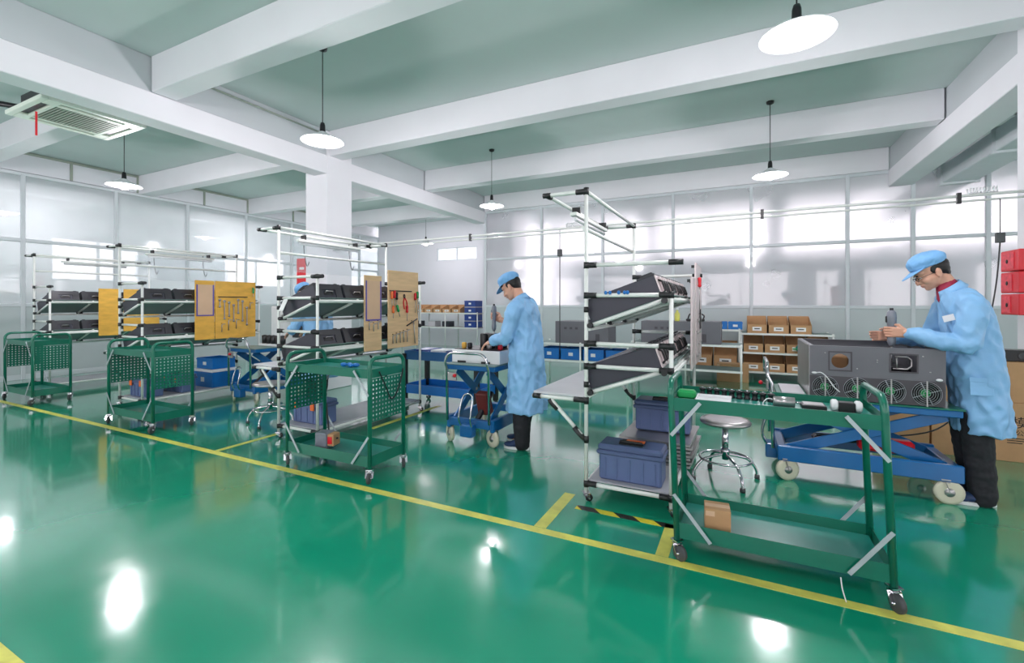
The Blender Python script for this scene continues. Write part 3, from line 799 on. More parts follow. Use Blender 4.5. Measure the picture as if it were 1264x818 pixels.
tl = [('screwdriver', 4.225, 1.53, Wh, 'orange handled screwdriver at top left of the brown tool board', 0, .1),
 ('screwdriver', 4.27, 1.54, Rd, 'red handled screwdriver, second from left on the brown tool board', 0, .1),
 ('screwdriver', 4.31, 1.52, M['black'], 'black handled screwdriver right of the red one, brown tool board', 0, .12),
 ('pliers', 4.46, 1.47, Rd, 'open pliers with red grips at the centre of the brown tool board', .2, .1),
 ('screwdriver', 4.66, 1.52, M['red'], 'red screwdriver beside the big green handle on brown tool board', 0, .16),
 ('screwdriver', 4.705, 1.54, Gn, 'large green handled screwdriver at the right edge of brown tool board', 0, .2),
 ('screwdriver', 4.25, 1.36, Wh, 'orange screwdriver in the second row of the brown tool board', 0, .06),
 ('screwdriver', 4.32, 1.37, Gn, 'green handled screwdriver in the second row of brown tool board', .35, .06),
 ('screwdriver', 4.5, 1.36, Rd, 'thin red screwdriver below the pliers', 0, .1),
 ('t_handle', 4.6, 1.18, St, 'long dark T-handle wrench slanted on the brown tool board', 0, .28)]
for (k, y, z, m_, lb, ro, L) in tl: tool(xb, y, z, k, m_, lb, ro, L, 'tools on the brown board')
for i in range(5): tool(xb, 4.25+i*.065, 1.03+i*.012, 'hex_key', St, 'bent silver hex key, %s from left in the bottom row of brown board' % ['first', 'second', 'third', 'fourth', 'fifth'][i], 0, .10+.012*i, 'tools on the brown board')
for i in range(3): tool(xb, 3.86+i*.07, 1.2-.02*(i % 2), 'hex_key', St, 'small steel key, %s from left under the purple framed brown sheet' % ['first', 'second', 'third'][i], 0, .09, 'tools on the narrow brown board')
MB().span((0, 0, 0), (.012, .45, .012)).build('tool_rail', M['dark'], b4, (.007, .04, .62))
for i, (y, z, L, k) in enumerate(((4.17, 1.46, .1, 'wrench'), (4.24, 1.44, .26, 'wrench'), (4.31, 1.42, .2, 'wrench'), (4.38, 1.38, .24, 'wrench'), (4.45, 1.46, .2, 'wrench'), (4.52, 1.44, .3, 'wrench'), (4.59, 1.34, .26, 'wrench'), (4.64, 1.42, .1, 'hex_key'), (4.30, 1.16, .16, 'hex_key'), (4.42, 1.16, .14, 'hex_key'), (4.2, 1.1, .12, 'hex_key'))):
    tool(xc, y, z, k, St, 'silver %s on the yellow board, %s %s' % (k.replace('_', ' '), ['first', 'second', 'third', 'fourth', 'fifth', 'sixth', 'seventh'][i] if i < 7 else ['at right edge', 'lower middle', 'lower right', 'lower left'][i-7], 'from left' if i < 7 else 'row'), 0, L, 'tools on the yellow board')
tool(xc, 4.69, 1.64, 'screwdriver', Gn, 'green handled screwdriver at the top right of the yellow board', 0, .06)
tool(xd+.0, 4.45, 1.62, 'screwdriver', Rd, 'red handled screwdriver on the edge-on board of nearest rack', 0, .2)
tool(xd+.0, 4.6, 1.3, 'pliers', M['black'], 'black pliers on the edge-on board of nearest rack', 0, .2)
for i in range(4): tool(xd, 4.35+i*.13, 1.15+.1*(i % 2), 'wrench', St, 'silver wrench, %s on the edge-on board of nearest rack' % ['first', 'second', 'third', 'last'][i], 0, .2, 'wrenches on the edge-on board')
MB().box((0, 0, 0), (.004, .07, .16), 0).build('hang_tag', M['sticker'], None, (-4.21, 3.17, 1.40), (0, .45, 1.5), label='small white instruction tag tied to the middle rack front bar', category='tag')

o = MB().tube(smoothpath([(-2.585, 2.80, .86), (-2.575, 2.86, .74), (-2.57, 2.93, .62), (-2.575, 3.02, .70), (-2.585, 3.09, .85)]), .006, 6).build('hanging_cable', M['black']); tag(o, 'black cable looped over the right perforated panel of the middle cart', 'cable')
for k_, (rx, nm) in enumerate(((RX[1], 'middle rack'), (RX[2], 'yellow board rack'))):
    for j_, yy in enumerate((3.75, 4.45)):
        o = MB().tube(smoothpath([(rx-.3, yy, 2.183), (rx-.29, yy, 2.0), (rx-.27, yy+.02, 1.85), (rx-.24, yy+.03, 1.9)]), .005, 6).build('wire_hook', M['dark']); tag(o, 'thin dark wire hook, %s one on the top bar of the %s' % (['front', 'rear'][j_], nm), 'hook')
    o = MB().span((0, 0, 0), (.003, 1.3, .34)).build('clear_sheet', M['plastic_clear'], loc=(rx-.012, 3.38, 1.745)); tag(o, 'clear plastic sheet hanging in the upper frame of the %s' % nm, 'sheet')
t = thing('spray_bottle', 'small yellow bottle on the rear bench behind the nearest rack', 'bottle', (-1.0, 8.45, 1.102))
MB().lathe([(.001, 0), (.04, 0), (.045, .02), (.045, .13), (.02, .16), (.018, .19), (.001, .19)], n=16).build('body', M['yellow'], t); MB().cyl((0, 0, .19), (0, 0, .22), .022, 10).build('cap', M['white'], t)
for i, (x, l_) in enumerate(((-.8, 'left'), (-.62, 'right'))):
    t = thing('black_clamp', 'small black clamp tool, %s one on the rear bench chassis' % l_, 'tool', (x, 8.5, 1.102))
    MB().box((0, 0, .02), (.12, .08, .04), .01).build('base', M['black'], t); MB().tube(smoothpath([(-.03, 0, .03), (0, 0, .12), (.05, 0, .09), (.03, 0, .03)]), .012, 6).build('arm', M['black'], t)
# ---------------------------------------------------------------- toolboxes
def toolbox(loc, label, rz=0, orange_front=True):
    t = thing('toolbox', label, 'toolbox', loc, rz, 'blue grey toolboxes'); L, D, H = .46, .23, .19
    b = MB(); b.box((0, 0, H/2), (L-.03, D-.03, H), .012)
    b.build('body', M['tbox'], t)
    for x in (-.17, -.09, 0, .09, .17): MB().span((x-.006, -D/2+.008, .02), (x+.006, -D/2+.016, H-.03), .001).build('rib', M['tbox'], t)
    MB().box((0, 0, H+.005), (L, D, .03), .008).build('rim', M['tboxlid'], t)
    MB().box((0, 0, H+.037), (L-.01, D-.01, .05), .016).build('lid', M['tboxlid'], t)
    MB().box((0, 0, H+.06), (.17, .13, .016), .006).build('handle_recess', M['black'], t)
    MB().tube([(-.08, -.03, H+.062), (-.075, -.045, H+.08), (.075, -.045, H+.08), (.08, -.03, H+.062)], .009, 8).build('handle', M['black'], t)
    if orange_front:
        for x in (-.15, .1): MB().box((x, -D/2-.004, H-.005), (.055, .016, .08), .005).build('latch', M['orange'], t)
    else:
        MB().box((.02, .022, H+.071), (.13, .045, .008), .003).build('handle_label', M['orange'], t)
    return t
toolbox((-.695, 3.31, .154), 'large blue grey toolbox with black handle on the nearest rack bottom shelf', 0, False)
toolbox((-4.05, 3.42, .154), 'blue toolbox with two orange latches behind the middle cart', 0)
toolbox((-7.24, 3.36, .154), 'blue toolbox with orange latches seen through the left centre cart', 0)
toolbox((-7.22, 3.75, .154), 'second blue toolbox behind the orange latched one, left of centre', .1)
# stack of metal panels behind the near toolbox and a second toolbox on it
for i in range(7):
    o = MB().box((0, 0, .011), (.54-.02*(i % 3), .62, .02), .002).build('metal_panel', M['steel'], loc=(-.605+.015*(i % 2), 4.0, .155+i*.027), rot=(0, 0, .03*(i % 3-1)))
    tag(o, 'flat silver metal panel, %s of the stack on nearest rack bottom shelf' % (['lowest']+ORD[1:6]+['topmost'])[i], 'metal panel', 'stacked silver panels')
toolbox((-.585, 4.03, .345), 'small blue toolbox standing on the stack of silver panels', 0, False)

# ---------------------------------------------------------------- stools
def stool(loc, label):
    t = thing('round_stool', label, 'stool', loc, group='chrome stools')
    MB().lathe([(.001, .445), (.17, .445), (.186, .452), (.19, .465), (.182, .478), (.14, .485), (.001, .485)], n=28).build('seat', M['steel'], t)
    MB().cyl((0, 0, .16), (0, 0, .46), .024, 14).build('column', M['chrome'], t); MB().cyl((0, 0, .2), (0, 0, .25), .032, 14).build('collar', M['chrome'], t)
    MB().tube([(.19*cos(a*pi/14), .19*sin(a*pi/14), .17) for a in range(28)], .009, 8, closed=True).build('foot_ring', M['chrome'], t)
    for k in range(4):
        a = k*pi/2+.5; d = V((cos(a), sin(a), 0))
        MB().tube(smoothpath([d*.02+V((0, 0, .2)), d*.1+V((0, 0, .185)), d*.19+V((0, 0, .155)), d*.25+V((0, 0, .08)), d*.26+V((0, 0, .02))]), .0115, 8).build('leg', M['chrome'], t)
        MB().cyl(d*.26, d*.26+V((0, 0, .03)), .019, 10).build('foot', M['rubber'], t)
    return t
stool((-.115, 4.04, 0), 'round chrome stool between the nearest rack and the lift table')
stool((-4.95, 3.55, 0), 'round chrome stool half under the middle rack bench')

# ---------------------------------------------------------------- lift tables
def lift(loc, rz, H, L, Wd, label, greentop=False):
    # local x: from handle end (0) to far end (L); y across, centred
    t = thing('lift_table', label, 'lift table', loc, rz, 'blue scissor lift tables'); w = Wd/2
    for s in (-1, 1):
        MB().span((0, s*w-.02, .155), (L, s*w+.02, .275), .006).build('base_rail', M['blue'], t)
    for x in (0.02, L-.04): MB().span((x-.02, -w+.02, .18), (x+.04, w-.02, .26), .005).build('cross_rail', M['blue'], t)
    MB().box((L/2, 0, H-.035), (L*.98, Wd+.06, .05), .006).build('top_frame', M['blue'], t)
    MB().box((L/2, 0, H-.005), (L, Wd+.07, .012), .002).build('top_plate', M['cart'] if greentop else M['plate'], t)
    for s in (-1, 1):
        MB().beam((.06, s*(w-.045), .23), (L-.08, s*(w-.045), H-.06), .085, .018, (0, 1, 0), .004).build('scissor_arm', M['blue'], t)
        MB().beam((L-.08, s*(w-.075), .23), (.06, s*(w-.075), H-.06), .085, .018, (0, 1, 0), .004).build('scissor_arm', M['blue'], t)
        MB().cyl((L/2, s*(w-.09), (H+.17)/2), (L/2, s*(w-.03), (H+.17)/2), .016, 10).build('pivot_bolt', M['steel'], t)
    MB().cyl((.06, -w+.04, .23), (.06, w-.04, .23), .014, 8).build('axle', M['steel'], t)
    MB().cyl((.12, 0, .2), (L*.55, 0, (H+.17)/2-.04), .028, 12).build('hydraulic_cylinder', M['dark'], t)
    MB().box((-.03, 0, .16), (.09, .14, .12), .008).build('pump', M['blue'], t)
    MB().tube(smoothpath([(-.06, -.06, .2), (-.1, -.07, .3), (-.06, -.07, .5), (-.06, .03, .5), (-.1, .06, .3), (-.06, .05, .2)], 5), .009, 7).build('pedal_loop', M['chrome'], t)
    hw = w-.01; top = .92
    MB().tube([(-.03, -hw, .24), (-.04, -hw, top-.16)]+arc((-.07, -hw+.1, top-.1), .1, pi, pi/2, 5, (0, 1, 0))+arc((-.07, hw-.1, top-.1), .1, pi/2, 0, 5, (0, 1, 0))+[(-.04, hw, top-.16), (-.03, hw, .24)], .014, 10).build('push_handle', M['chrome'], t)
    MB().span((-.06, hw-.12, .64), (-.04, hw-.02, .72), .004).build('lever_bracket', M['steel'], t)
    MB().cyl((-.05, hw-.07, .68), (-.1, hw-.13, .7), .006, 8).build('release_lever', M['steel'], t)
    MB().ball((-.105, hw-.135, .7), .019, 12, 8).build('red_knob', M['red'], t)
    for (x, sg, a) in ((.05, -1, .4), (.05, 1, .2), (L-.1, -1, 0), (L-.1, 1, 0)):
        c = caster(t, x, sg*(w-.0), r=.085, ang=a if rz == 0 else a+.8, wheel=M['nylon'], h=.175, w=.035, fork=M['steel'])
        MB().lathe([(.001, -.021), (.03, -.021), (.03, .021), (.001, .021)], (.02, 0, .085), 14, 'y').build('wheel_hub', M['steel'], c)
    return t
lift((-2.40, 3.86, 0), pi/2, .80, .82, .5, 'blue scissor lift table with chrome handle in front of the first worker')
lift((-6.27, 4.06, 0), pi/2, .78, .82, .5, 'blue scissor lift table left of the middle rack beside the bending worker')
lift((.26, 4.52, 0), 0, .67, 1.12, .56, 'large blue lift table carrying the grey fan cabinet, before second worker', True)
for i, (x, y) in enumerate(((.98, 4.40), (.7, 4.6))):
    o = MB().box((0, 0, 0), (.34, .1, .1 if i == 0 else .05), .02).build('red_rod_case' if i == 0 else 'dark_bar', M['red'] if i == 0 else M['dark'], loc=(x, y, .325 if i == 0 else .29), rot=(0, 0, .2*i)); tag(o, ['red case lying in the base of the large lift table', 'dark bar lying in the base of the large lift table'][i], 'case')
t = thing('brown_bottle_rack', 'dark red metal case leaning in the first lift table base', 'case', (-2.38, 4.15, .27)); MB().box((0, 0, .11), (.14, .09, .24), .01, Matrix.Rotation(.3, 4, 'X')).build('case_body', mat('dark_red_case', rgb(110, 44, 40), .5), t)

# ---------------------------------------------------------------- large grey fan cabinet
def cabinet():
    t = thing('fan_cabinet', 'large grey metal cabinet with four round fans on the lift table', 'cabinet', (.475, 4.22, .676))
    Wc, Dc, Hc = .80, .80, .40
    mb = MB(); fy = lambda u, v, w: (u, w, v)
    def rect(u0, u1, v0, v1): mb.span((u0, 0, v0), (u1, .004, v1))
    zf = .175
    hole_cell(mb, .13, .26, .225, .355, .195, .292, .055, .004, fy, 24)
    # square opening at right
    u0, u1, v0, v1 = .50, .645, .235, .355
    rect(0, .13, zf, Hc); rect(.13, .26, zf, .225); rect(.13, .26, .355, Hc); rect(.26, u0, zf, Hc); rect(u0, u1, zf, v0); rect(u0, u1, v1, Hc); rect(u1, Wc, zf, Hc)
    mb.build('front_panel', M['bigch'], t)
    for q in (((.12, .27, .215, .225), (.12, .27, .355, .365), (.12, .13, .225, .355), (.26, .27, .225, .355)), ((u0-.01, u1+.01, v0-.01, v0), (u0-.01, u1+.01, v1, v1+.01), (u0-.01, u0, v0, v1), (u1, u1+.01, v0, v1))):
        f = MB()
        for (a, b, c, d) in q: f.span((a, -.004, c), (b, 0, d))
        f.build('opening_frame', M['bigin'], t)
    q = MB(); q.tube([(.52, .03, .25), (.60, .03, .25), (.625, .03, .275), (.625, .03, .32), (.60, .03, .34), (.53, .03, .34)], .006, 6); q.cyl((.54, .03, .25), (.54, .03, .34), .005, 6)
    q.build('inner_loop', M['steel'], t); MB().ball((.515, -.004, .305), (.008, .006, .012), 8, 6).build('latch_knob', M['black'], t)
    # band with the fans
    mb = MB(); n = 4; cw = Wc/n
    for i in range(n): hole_cell(mb, i*cw, (i+1)*cw, 0, zf, (i+.5)*cw, zf/2, .08, .004, fy, 28)
    mb.build('fan_panel', M['bigin'], t)
    for i in range(n):
        c = ((i+.5)*cw, -.006, zf/2)
        g = MB()
        for r_ in (.020, .034, .047, .060, .073, .084):
            g.tube([(c[0]+r_*cos(a*pi/14), c[1]-.004*(r_ < .08), c[2]+r_*sin(a*pi/14)) for a in range(28)], .0012, 4, closed=True)
        for k in range(4):
            a = k*pi/2+.4; g.cyl((c[0]+.01*cos(a), c[1], c[2]+.01*sin(a)), (c[0]+.086*cos(a), c[1], c[2]+.086*sin(a)), .002, 4)
        fan = g.build('fan_guard', M['zinc'], t)
        MB().lathe([(.001, 0), (.028, 0), (.03, .01), (.03, .03), (.001, .03)], (c[0], .012, c[2]), 18, 'y').build('fan_hub', M['green'], fan)
        MB().span((c[0]-.004, -.013, c[2]-.09), (c[0]+.004, -.009, c[2]+.09)).build('fan_bar', M['steel'], fan)
        bl = MB()
        for k in range(7):
            a = k*2*pi/7; T = Matrix.Translation((c[0], .03, c[2])) @ Matrix.Rotation(a, 4, 'Y') @ Matrix.Rotation(.6, 4, 'X')
            bl.box((.052, 0, 0), (.05, .003, .036), .001, T)
        bl.build('fan_blades', M['black'], fan)
        MB().lathe([(.083, 0), (.083, .05), (.001, .05), (.001, .052), (.086, .052), (.086, 0), (.083, 0)], (c[0], .004, c[2]), 24, 'y', caps=False).build('fan_housing', M['black'], fan)
    MB().span((-.004, 0, 0), (0, Dc, Hc)).build('side_panel', M['steel'], t); MB().span((Wc, 0, 0), (Wc+.004, Dc, Hc)).build('side_panel', M['bigch'], t)
    MB().span((0, Dc-.004, 0), (Wc, Dc, Hc)).build('back_panel', M['bigch'], t); MB().span((0, .004, .0), (Wc, Dc-.004, .004)).build('base_panel', M['bigin'], t)
    for (a, b) in (((0, .0), (Wc, .03)), ((0, Dc-.03), (Wc, Dc))): MB().span((*a, Hc), (*b, Hc+.004)).build('top_flange', M['bigch'], t)
    for (a, b) in (((0, .03), (.03, Dc-.03)), ((Wc-.03, .03), (Wc, Dc-.03))): MB().span((*a, Hc), (*b, Hc+.004)).build('top_flange', M['bigch'], t)
    MB().span((.04, .3, .004), (.3, .62, .3), .01).build('inner_block', M['cardd'], t); MB().span((.4, .4, .004), (.72, .7, .22), .01).build('inner_block', M['dark'], t)
    MB().tube(smoothpath([(.03, -.012, .19), (.07, -.03, .2), (.11, -.03, .165), (.15, -.03, .1), (.19, -.02, .06)]), .004, 6).build('cable', M['white'], t)
    MB().ball((.03, -.014, .195), (.02, .01, .008), 8, 6).build('cable_plug', M['white'], t); MB().ball((.765, -.014, .19), (.02, .01, .01), 8, 6).build('cable_plug', M['white'], t)
    for (u, v) in ((.42, .31), (.42, .295), (.1, .35), (.3, .24), (.72, .24), (.68, .35)): MB().lathe([(.001, 0), (.005, 0), (.005, -.004), (.001, -.004)], (u, 0, v), 8, 'y').build('bolt', M['steel'], t)
    for s in (0, 1):
        MB().span((.02, -.012, .004), (.18, -.005, .012)) if False else None
    return t
cabinet()
o = MB().box((0, 0, .005), (.16, .45, .01), .002).build('flat_sheet', M['bench'], loc=(.375, 4.55, .676)); tag(o, 'flat pale sheet on the lift table left of the fan cabinet', 'sheet')
MB().tube(smoothpath([(1.0, 4.75, .4), (1.12, 4.85, .3), (1.4, 4.9, .36), (1.6, 5.0, .5)]), .006, 6).build('floor_cable', M['black'], label='black cable curving behind the large lift table', category='cable')

# things on the first lift table: white cabinet base, black capacitors, red and silver pieces
t = thing('white_chassis', 'white open metal chassis on the first worker lift table', 'chassis', (-2.40, 4.27, .802))
MB().span((-.28, -.3, .0), (.28, .3, .13), .004).build('body', M['white'], t)
for x in (-.16, .12): MB().span((x-.05, -.304, 0), (x+.05, -.3, .02)).build('slot', M['black'], t)
MB().span((-.26, -.28, .13), (.26, .28, .135)).build('inner_deck', M['dark'], t)
for i in range(3):
    for j in range(2):
        o = MB().lathe([(.001, 0), (.04, 0), (.042, .01), (.042, .14), (.036, .15), (.001, .15)], n=16).build('capacitor', M['black'], loc=(-2.44+i*.09, 4.22+j*.09, .938)); tag(o, 'black cylindrical capacitor on the white chassis, %s row, %s' % (['front', 'back'][j], ['left', 'middle', 'right'][i]), 'capacitor', 'block of black capacitors')
for i, (x, c_, lb) in enumerate(((-2.17, 'red', 'small red coil beside the worker hand on the white chassis'), (-2.3, 'steel', 'small silver post at front of the white chassis'), (-2.6, 'plyy', 'yellow wound coil at left end of the white chassis'), (-2.53, 'dark', 'dark wound coil leaning on the white chassis'))):
    o = MB().lathe([(.001, 0), (.022, 0), (.026, .01), (.026, .05), (.02, .06), (.001, .06)], n=12).build('coil', M[c_], loc=(x, 4.08, .938)); tag(o, lb, 'coil')
# things on the left lift table
t = thing('capacitor_bank', 'row of black capacitors on white feet on the left lift table', 'capacitor', (-6.2, 4.5, .78))
for i in range(5): MB().lathe([(.001, .03), (.04, .03), (.042, .15), (.001, .16)], (-.2+i*.1, 0, 0), 12).build('capacitor_can', M['black'], t)
MB().span((-.26, -.06, 0), (.26, .06, .03), .003).build('base_plate', M['white'], t)
t = thing('white_machine_box', 'white machine housing with dark window behind the left lift table', 'machine', (-7.3, 5.9, 0))
MB().span((-.5, -.3, .0), (.5, .3, 1.36), .02).build('housing', M['white'], t); MB().span((.1, -.31, .8), (.45, -.3, 1.1), .004).build('window_pane', M['chassis'], t)

# ---------------------------------------------------------------- bins and shelves
def bin_(loc, d, m, label, group, name='storage_bin'):
    x, y, z = d; t = thing(name, label, 'bin', loc, group=group)
    b = MB(); b.span((-x/2, -y/2, 0), (x/2, y/2, .006))
    for (p, q) in (((-x/2, -y/2), (x/2, -y/2+.006)), ((-x/2, y/2-.006), (x/2, y/2)), ((-x/2, -y/2+.006), (-x/2+.006, y/2-.006)), ((x/2-.006, -y/2+.006), (x/2, y/2-.006))): b.span((*p, .006), (*q, z))
    b.build('shell', m, t)
    MB().span((-x/2-.006, -y/2-.006, z-.03), (x/2+.006, -y/2, z-.01)).build('rim', m, t)
    MB().span((-.04, -y/2-.003, z*.35), (.04, -y/2, z*.65)).build('label_card', M['sticker'], t)
    return t
bin_((-7.27, 4.3, .154), (.5, .4, .22), M['bluebin'], 'large blue crate on the bottom shelf of the yellow board rack', 'blue crates left of centre')
bin_((-7.27, 4.3, .42), (.4, .34, .16), M['bluebin'], 'smaller blue crate stacked on the large blue crate left of centre', 'blue crates left of centre')
MB().span((-7.5, 4.1, .376), (-7.03, 4.5, .416), .004).build('crate_lid', M['white'], label='white sheet between the two blue crates left of centre', category='sheet')
def steel_shelf(name, label, loc, w, d, levels, posts, board, post_m, r=.016, cat='shelf', slope=0):
    t = thing(name, label, cat, loc)
    for x in posts:
        for y in (0, d): MB().cyl((x, y, 0), (x, y, max(levels)+.02), r, 8).build('post', post_m, t)
    for z in levels:
        MB().span((-.01, -.01, z-.02), (w+.01, d+.01, z), .003).build('shelf_board', board, t)
        MB().span((-.02, -.02, z-.03), (w+.02, -.01, z+.005)).build('shelf_edge', M['tube'], t)
    return t
# blue two tier trolley behind the middle rack
t = thing('blue_trolley', 'blue two tier trolley between the middle rack and first lift table', 'trolley', (-4.15, 5.0, 0))
for z in (.2, .66):
    MB().span((0, 0, z), (1.15, .5, z+.01)).build('tray', M['bluebin'], t)
    for (a, b) in (((0, -.01), (1.15, 0)), ((0, .5), (1.15, .51)), ((-.01, 0), (0, .5)), ((1.15, 0), (1.16, .5))): MB().span((*a, z-.02), (*b, z+.1)).build('tray_side', M['blue'] if z > .5 else M['bluebin'], t)
for x in (.0, 1.15):
    for y in (0, .5): MB().span((x-.03, y-.03, .08), (x+.03, y+.03, .72), .004).build('post', M['black'], t); caster(t, x, y, r=.035, h=.08)
for i, (x, c_) in enumerate(((-3.95, 'navybin'), (-3.7, 'white'), (-3.45, 'tbox'), (-3.2, 'navybin'))):
    o = MB().box((0, 0, .05), (.2, .3, .1), .012).build('parts_bag', M[c_], loc=(x, 5.25, .672)); tag(o, ['navy parts bag at left of the blue trolley top', 'white parts bag on the blue trolley top', 'grey blue parts bag on the trolley top', 'navy parts bag at right end of the blue trolley top'][i], 'bag')
# work table in the far bay
steel_shelf('far_bench', 'pale steel workbench with brown bins against the white bay wall', (-10.0, 11.2, 0), 3.3, .7, [.72, 1.14], (0, 1.1, 2.2, 3.3), M['steel'], M['tube'])
for i in range(8):
    carton((-9.75+i*.33, 11.4, 1.141), (.3, .35, .24), 'brown card parts bin, %s from left on the far bench' % ORD[i], group='card parts bins on the far bench', opened=True, name='parts_bin', sticker=(0, .06, .14, .05))
for k in range(4):
    o = bin_((-6.95, 11.4, .724+k*.2), (.36, .4, .17), M['navybin'], 'navy hanging bin, %s of the stack at the far bench end' % ['lowest', 'second', 'third', 'topmost'][k], 'navy bins at the far bench')
    if k: MB().span((-7.13, 11.21, .724+k*.2-.03), (-6.77, 11.59, .724+k*.2), 0).build('bin_shelf', M['steel'], label='thin steel ledge under the %s navy bin at the far bench' % ['', 'second', 'third', 'topmost'][k], category='ledge', group='navy bin ledges')
for i, x in enumerate((-9.6, -9.0, -8.4, -7.9)):
    o = MB().box((0, 0, .08), (.25, .3, .16), .01).build('grey_device', M['chassis'] if i % 2 else M['bench'], loc=(x, 11.5, .721)); tag(o, '%s boxy device on the lower tier of the far bench' % ['pale leftmost', 'dark second', 'pale third', 'dark rightmost'][i], 'device')
# bench with grey chassis behind the near rack, bins below
steel_shelf('rear_bench', 'white framed bench with a grey chassis and blue bins behind the first worker', (-3.25, 7.5, 0), 1.6, .6, [.43, .72], (0, .8, 1.6), M['plate'], M['tube'])
def chassis2(loc, w, label):
    t = thing('grey_chassis', label, 'chassis', loc, group='grey chassis on rear benches')
    MB().box((0, 0, .19), (w, .5, .38), .005).build('body', M['bigch'], t)
    for k in range(3): MB().box((-w*.3+k*.1, -.251, .26), (.05, .004, .04)).build('cutout', M['bigin'], t)
    MB().box((w*.3, -.251, .1), (.07, .004, .14)).build('vent', M['bigin'], t)
    return t
chassis2((-2.45, 7.8, .721), .95, 'grey chassis with small cutouts behind the nearest rack post')
chassis2((-.95, 8.6, .721), 1.3, 'long grey chassis on the rear bench seen through the nearest rack')
steel_shelf('rear_bench', 'long white framed rear bench seen through the nearest rack', (-1.75, 8.3, 0), 1.75, .6, [.3, .72], (0, .9, 1.75), M['plate'], M['tube'])
for i in range(4): bin_((-3.05+i*.4, 7.8, .432), (.36, .45, .19), M['bluebin'], 'blue bin, %s from left under the rear bench' % ['first', 'second', 'third', 'fourth'][i], 'blue bins under the rear bench')
# shelving along the far glass wall
steel_shelf('back_shelf', 'low white rack with dark green top under two blue bins', (-.95, 9.5, 0), .92, .55, [.16, .92], (0, .92), M['plate'], M['tube'])
for i, x in enumerate((-.36, -.10)): bin_((x, 9.72, .922), (.24, .3, .14), M['bluebin'], '%s small blue bin on top of the low back rack' % ['left', 'right'][i], 'blue bins on the back rack')
for i, x in enumerate((-.70, -.27)): carton((x, 9.75, .162), (.4, .4, .52), ['open brown carton at left under the blue bins', 'open brown carton at right under the blue bins'][i], sticker=(0, .16, .2, .09), opened=True)
carton((-.14, 9.28, .0), (.52, .3, .32), 'closed brown carton on the floor before the back rack', sticker=None)
steel_shelf('carton_shelf', 'white shelf of labelled brown cartons against the back glass wall', (.0, 9.55, 0), 1.42, .6, [.16, .51, .86], (0, 1.42), M['plate'], M['tube'])
pos = ['first', 'second', 'third', 'fourth']
for r_, z in enumerate((.162, .512, .862)):
    for i in range(4):
        if r_ == 2 and i == 3: continue
        dx = .0 if r_ < 2 else .06
        carton((.2+dx+i*(.345), 9.80, z), (.325, .44, .31), 'labelled brown carton, %s from left on the %s level of the carton shelf' % (pos[i], ['bottom', 'middle', 'top'][r_]), sticker=(0, .08, .15, .07), group='cartons on the back carton shelf', opened=True)
t = thing('green_helmet', 'small dark green round cap on the carton shelf front', 'cap', (.98, 9.44, .62)); MB().ball((0, 0, 0), (.13, .1, .09)).build('dome', M['carttray'], t); MB().lathe([(.001, 0), (.17, 0), (.17, .015), (.001, .015)], (0, 0, -.02), 20).build('brim', M['green'], t)
# large cartons right
def text_mesh(s, size, loc, rot, parent, m, name='printed_text'):
    c = bpy.data.curves.new(name, 'FONT'); c.body = s; c.size = size; c.extrude = .0006; c.align_x = 'LEFT'
    o = bpy.data.objects.new(name, c); COL.objects.link(o); o.location = loc; o.rotation_euler = rot; o.parent = parent; c.materials.append(m)
    COL.objects.unlink(o); tmp = bpy.data.scenes.new('type'); tmp.collection.objects.link(o); dg = scene_depsgraph(tmp)
    me = bpy.data.meshes.new_from_object(o.evaluated_get(dg)); bpy.data.objects.remove(o); bpy.data.scenes.remove(tmp)
    me.materials.clear(); me.materials.append(m)
    o = bpy.data.objects.new(name, me); COL.objects.link(o); o.location = loc; o.rotation_euler = rot; o.parent = parent
    return o
carton((1.40, 5.78, 0), (.36, .36, .48), 'plain brown carton on floor between lift table and second worker legs')
carton((1.80, 5.80, 0), (.4, .36, .62), 'tall brown carton on the floor right behind the second worker')
tb = carton((2.175, 5.79, 0), (.34, .34, .52), 'large brown carton with black printed characters at the right edge')
text_mesh('模', .11, (-.03, -.1712, .31), (pi/2, 0, 0), tb, M['ink']); text_mesh('限公司', .055, (-.06, -.1712, .24), (pi/2, 0, 0), tb, M['ink'])
for (w_, z_) in ((.2, .205), (.2, .185), (.1, .165)): MB().span((-.06, -.1712, z_), (-.06+w_, -.1706, z_+.008)).build('small_print', M['ink'], tb)
carton((2.175, 5.8, .522), (.34, .34, .36), 'upper brown carton stacked on the printed carton at right edge')
t = thing('black_speaker', 'black round-faced device on the top of the right cartons', 'device', (2.18, 5.78, .884))
MB().box((0, 0, .05), (.3, .18, .1), .006).build('body', M['black'], t)
for x in (-.08, .06): MB().lathe([(.001, 0), (.03, 0), (.03, -.006), (.02, -.004), (.001, -.004)], (x, -.09, .05), 16, 'y').build('dial', M['rubber'], t)
